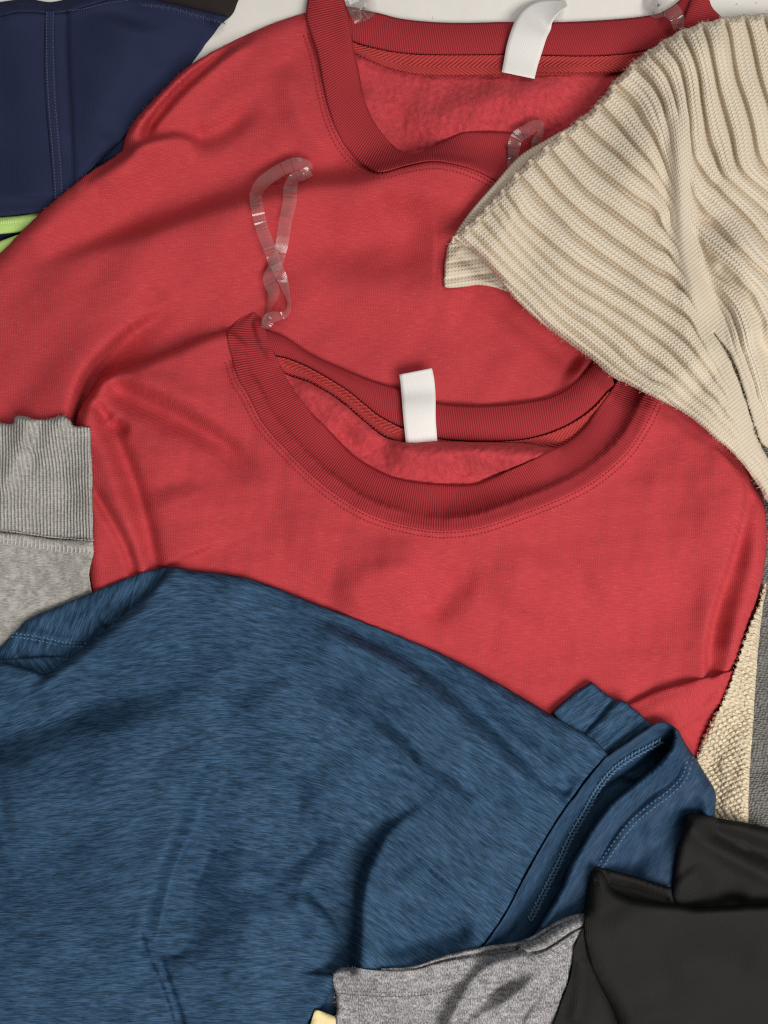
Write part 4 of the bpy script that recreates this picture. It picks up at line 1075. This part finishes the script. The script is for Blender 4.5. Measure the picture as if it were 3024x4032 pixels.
# ------------------------------------------------------------------ yellow card and what lies under it
g = thing('yellow_card', 'corner of a yellow paper card poking out beside the grey waistband', 'card', 1290, 4010)
mb = [(1241, 3975), (1340, 4012), (1330, 4150), (1200, 4110)]
sheet('card', g, [([mb[0], mb[1]], 3), ([mb[1], mb[2]], 3), ([mb[2], mb[3]], 3), ([mb[3], mb[0]], 3)], M['yellow'], 40, (), sig=8, res=16, thick=.0004)

# ------------------------------------------------------------------ grey heather shorts
g = thing('grey_heather_shorts', 'grey heather jersey waistband with a puckered fold over the blue shirt', 'shorts', 1750, 3950)
w1 = [(1308, 3841), (1319, 3817), (1359, 3803), (1476, 3815), (1609, 3811), (1766, 3760), (1923, 3729), (2080, 3698), (2197, 3629), (2260, 3606), (2320, 3600)]
back = sheet('back_waistband', g, [([(1500, 3812), (1609, 3807), (1766, 3756), (1923, 3724), (2080, 3692), (2197, 3622), (2260, 3600), (2340, 3590)], 16), ([(2340, 3590), (2330, 3720), (2200, 3800), (1500, 3900), (1500, 3812)], 10)], M['greyw'], 40, [stroke([(1620, 3812), (1770, 3766), (1923, 3734), (2080, 3702), (2200, 3634), (2330, 3600)], 10, 9, 9, .05, .02), waves(101, 2, 100)], sig=6, res=8, uvf=lambda P: np.stack([P[:, 1], P[:, 0]], 1) / 100)
front = sheet('front_panel', g, [([(1308, 3850), (1319, 3822), (1359, 3807), (1476, 3820), (1609, 3822), (1766, 3784), (1923, 3758), (2080, 3730), (2197, 3668), (2320, 3630)], 22), ([(2320, 3630), (2270, 3740), (2225, 3911), (2190, 4032), (2150, 4250)], 14), ([(2150, 4250), (1340, 4250)], 20), ([(1340, 4250), (1325, 4032), (1320, 3920), (1308, 3850)], 20)],
      M['greyw'], 44, [
        stroke([(1330, 3900), (1500, 3910), (1680, 3905), (1830, 3870)], -8, 14, 14, .02, .1),
        stroke([(1740, 4200), (1765, 4060), (1820, 3940), (1880, 3852), (1950, 3802), (2040, 3790), (2140, 3800)], 44, 34, 60, .05, .3),   # puckered ridge
        stroke([(1915, 3940), (1990, 3892), (2075, 3838)], -24, 36, 40, .35, .4),                                                      # hollow
        stroke([(1800, 4150), (1870, 4030), (1960, 3965), (2060, 3895), (2160, 3825)], 34, 34, 44, .1, .2),
        stroke([(2230, 3790), (2140, 3900), (2060, 4010), (2020, 4200)], -12, 12, 22, .2, .02),
        stroke([(2080, 3715), (2190, 3650), (2280, 3620)], -20, 6, 10, .1, .02), waves(102, 3, 140)], sig=6, res=8, uvf=lambda P: np.stack([P[:, 1], P[:, 0]], 1) / 100)
for off in (-7, 8):
    stitches('stitching', front.o, [(1335, 3905), (1500, 3915), (1680, 3910), (1840, 3872)], M['greywthread'], 12, 10, 4, 4, off, 0, 0, front.z)
strip('waist_fold', g, [(2040, 3720), (2120, 3690), (2200, 3640), (2260, 3618), (2330, 3610)], [(2080, 3752), (2150, 3735), (2220, 3690), (2270, 3660), (2330, 3640)], M['greyw'], 14, 14, nv=8, sig=2)
strip('waist_fold', g, [(2080, 3764), (2150, 3745), (2220, 3702), (2270, 3670), (2330, 3650)], [(2130, 3800), (2180, 3775), (2240, 3735), (2280, 3700), (2330, 3690)], M['greyw'], 10, 12, nv=8, sig=2)

# ------------------------------------------------------------------ black garment
g = thing('black_leggings', 'black stretch garment folded over with double stitched hems', 'leggings', 2700, 3700)
bk0 = sheet('under_layer', g, [([(2310, 3625), (2262, 3735), (2245, 3850), (2205, 3960), (2165, 4060), (2120, 4250)], 26), ([(2120, 4250), (2700, 4250), (2700, 3700), (2310, 3625)], 20)], M['black'], 34, [stroke([(2300, 3750), (2290, 3900), (2260, 4040)], 22, 40, 40, .2, .1), waves(110, 3, 140)], sig=5, res=10)
bk1 = sheet('rear_hem', g, [([(2702, 3216), (2720, 3207), (2741, 3206), (2807, 3222), (2936, 3245), (3024, 3267), (3300, 3330)], 30), ([(3300, 3330), (3300, 3760)], 20), ([(3300, 3760), (2700, 3760)], 20), ([(2700, 3760), (2652, 3600), (2650, 3506), (2657, 3440), (2668, 3362), (2692, 3270), (2702, 3216)], 34)], M['black'], 70,
      [stroke([(2700, 3250), (2796, 3322), (2908, 3390), (3024, 3450), (3200, 3520)], 16, 44, 30, .05, .02), stroke([(2760, 3240), (2850, 3295), (2960, 3335), (3100, 3380)], -30, 40, 50, .2, .02),
       stroke([(2690, 3420), (2770, 3500), (2870, 3560)], 16, 60, 80, .2, .3), stroke([(2760, 3470), (2840, 3530), (2960, 3560)], -16, 50, 60, .3, .3), waves(111, 3, 160)], sig=8, res=9)
for off in (-12, 12):
    stitches('stitching', bk1.o, [(2702, 3262), (2796, 3328), (2908, 3394), (3024, 3454)], M['blackthread'], 15, 11, 7, 6, off, 0, 0, bk1.z)
bk2 = sheet('waistband_inside', g, [([(2330, 3440), (2345, 3420), (2379, 3424), (2490, 3452), (2640, 3500)], 10), ([(2640, 3500), (2645, 3640), (2400, 3640), (2330, 3440)], 10)], M['black'], 26,
      [stroke([(2390, 3436), (2490, 3462), (2636, 3508)], 8, 10, 10, .02, .02), stroke([(2396, 3470), (2500, 3492), (2636, 3540)], -8, 8, 8, .02, .02)], sig=5, res=8)
for o2 in (0, 26, 36):
    stitches('stitching', bk2.o, [(2390, 3442), (2490, 3468), (2630, 3512)], M['blackthread'], 14, 10, 6, 6, o2, 0, 0, bk2.z)
bk3 = sheet('front_panel', g, [([(2330, 3438), (2356, 3426), (2384, 3450), (2400, 3488), (2445, 3520), (2546, 3548), (2657, 3563), (2741, 3572), (2852, 3566), (3024, 3560), (3300, 3550)], 34), ([(3300, 3550), (3300, 4250)], 20), ([(3300, 4250), (2500, 4250)], 20),
      ([(2500, 4250), (2434, 4032), (2395, 3941), (2356, 3863), (2323, 3780), (2306, 3707), (2301, 3635), (2306, 3540), (2320, 3470), (2330, 3438)], 60)], M['black'], 74,
      [stroke([(2420, 3560), (2500, 3680), (2560, 3850), (2600, 4050)], 16, 100, 120, .2, .1), stroke([(2600, 3800), (2800, 3780), (3000, 3820)], -12, 90, 110), waves(112, 4, 320)], sig=9, res=11)
for dx in (0, 14):
    stitches('stitching', bk3.o, [(2352 + dx, 3440), (2358 + dx, 3462), (2362 + dx, 3490)], M['blackthread'], 9, 9, 4, 4, 0, 0, 0, bk3.z)

# ------------------------------------------------------------------ loose fibre ends along the softer edges
for S_, mt, n_, ln_ in ((bodyA, 'red', 420, (4, 11)), (bodyB, 'red', 420, (4, 11)), (bs, 'beige', 480, (5, 14)), (cuff, 'grey', 110, (3, 8)), (leg, 'grey', 120, (4, 10)), (wk, 'waffle', 220, (4, 11)), (front, 'greyw', 220, (4, 11))):
    fuzz(S_.o, S_.B, M[mt], n_, ln_, n_, S_.z)
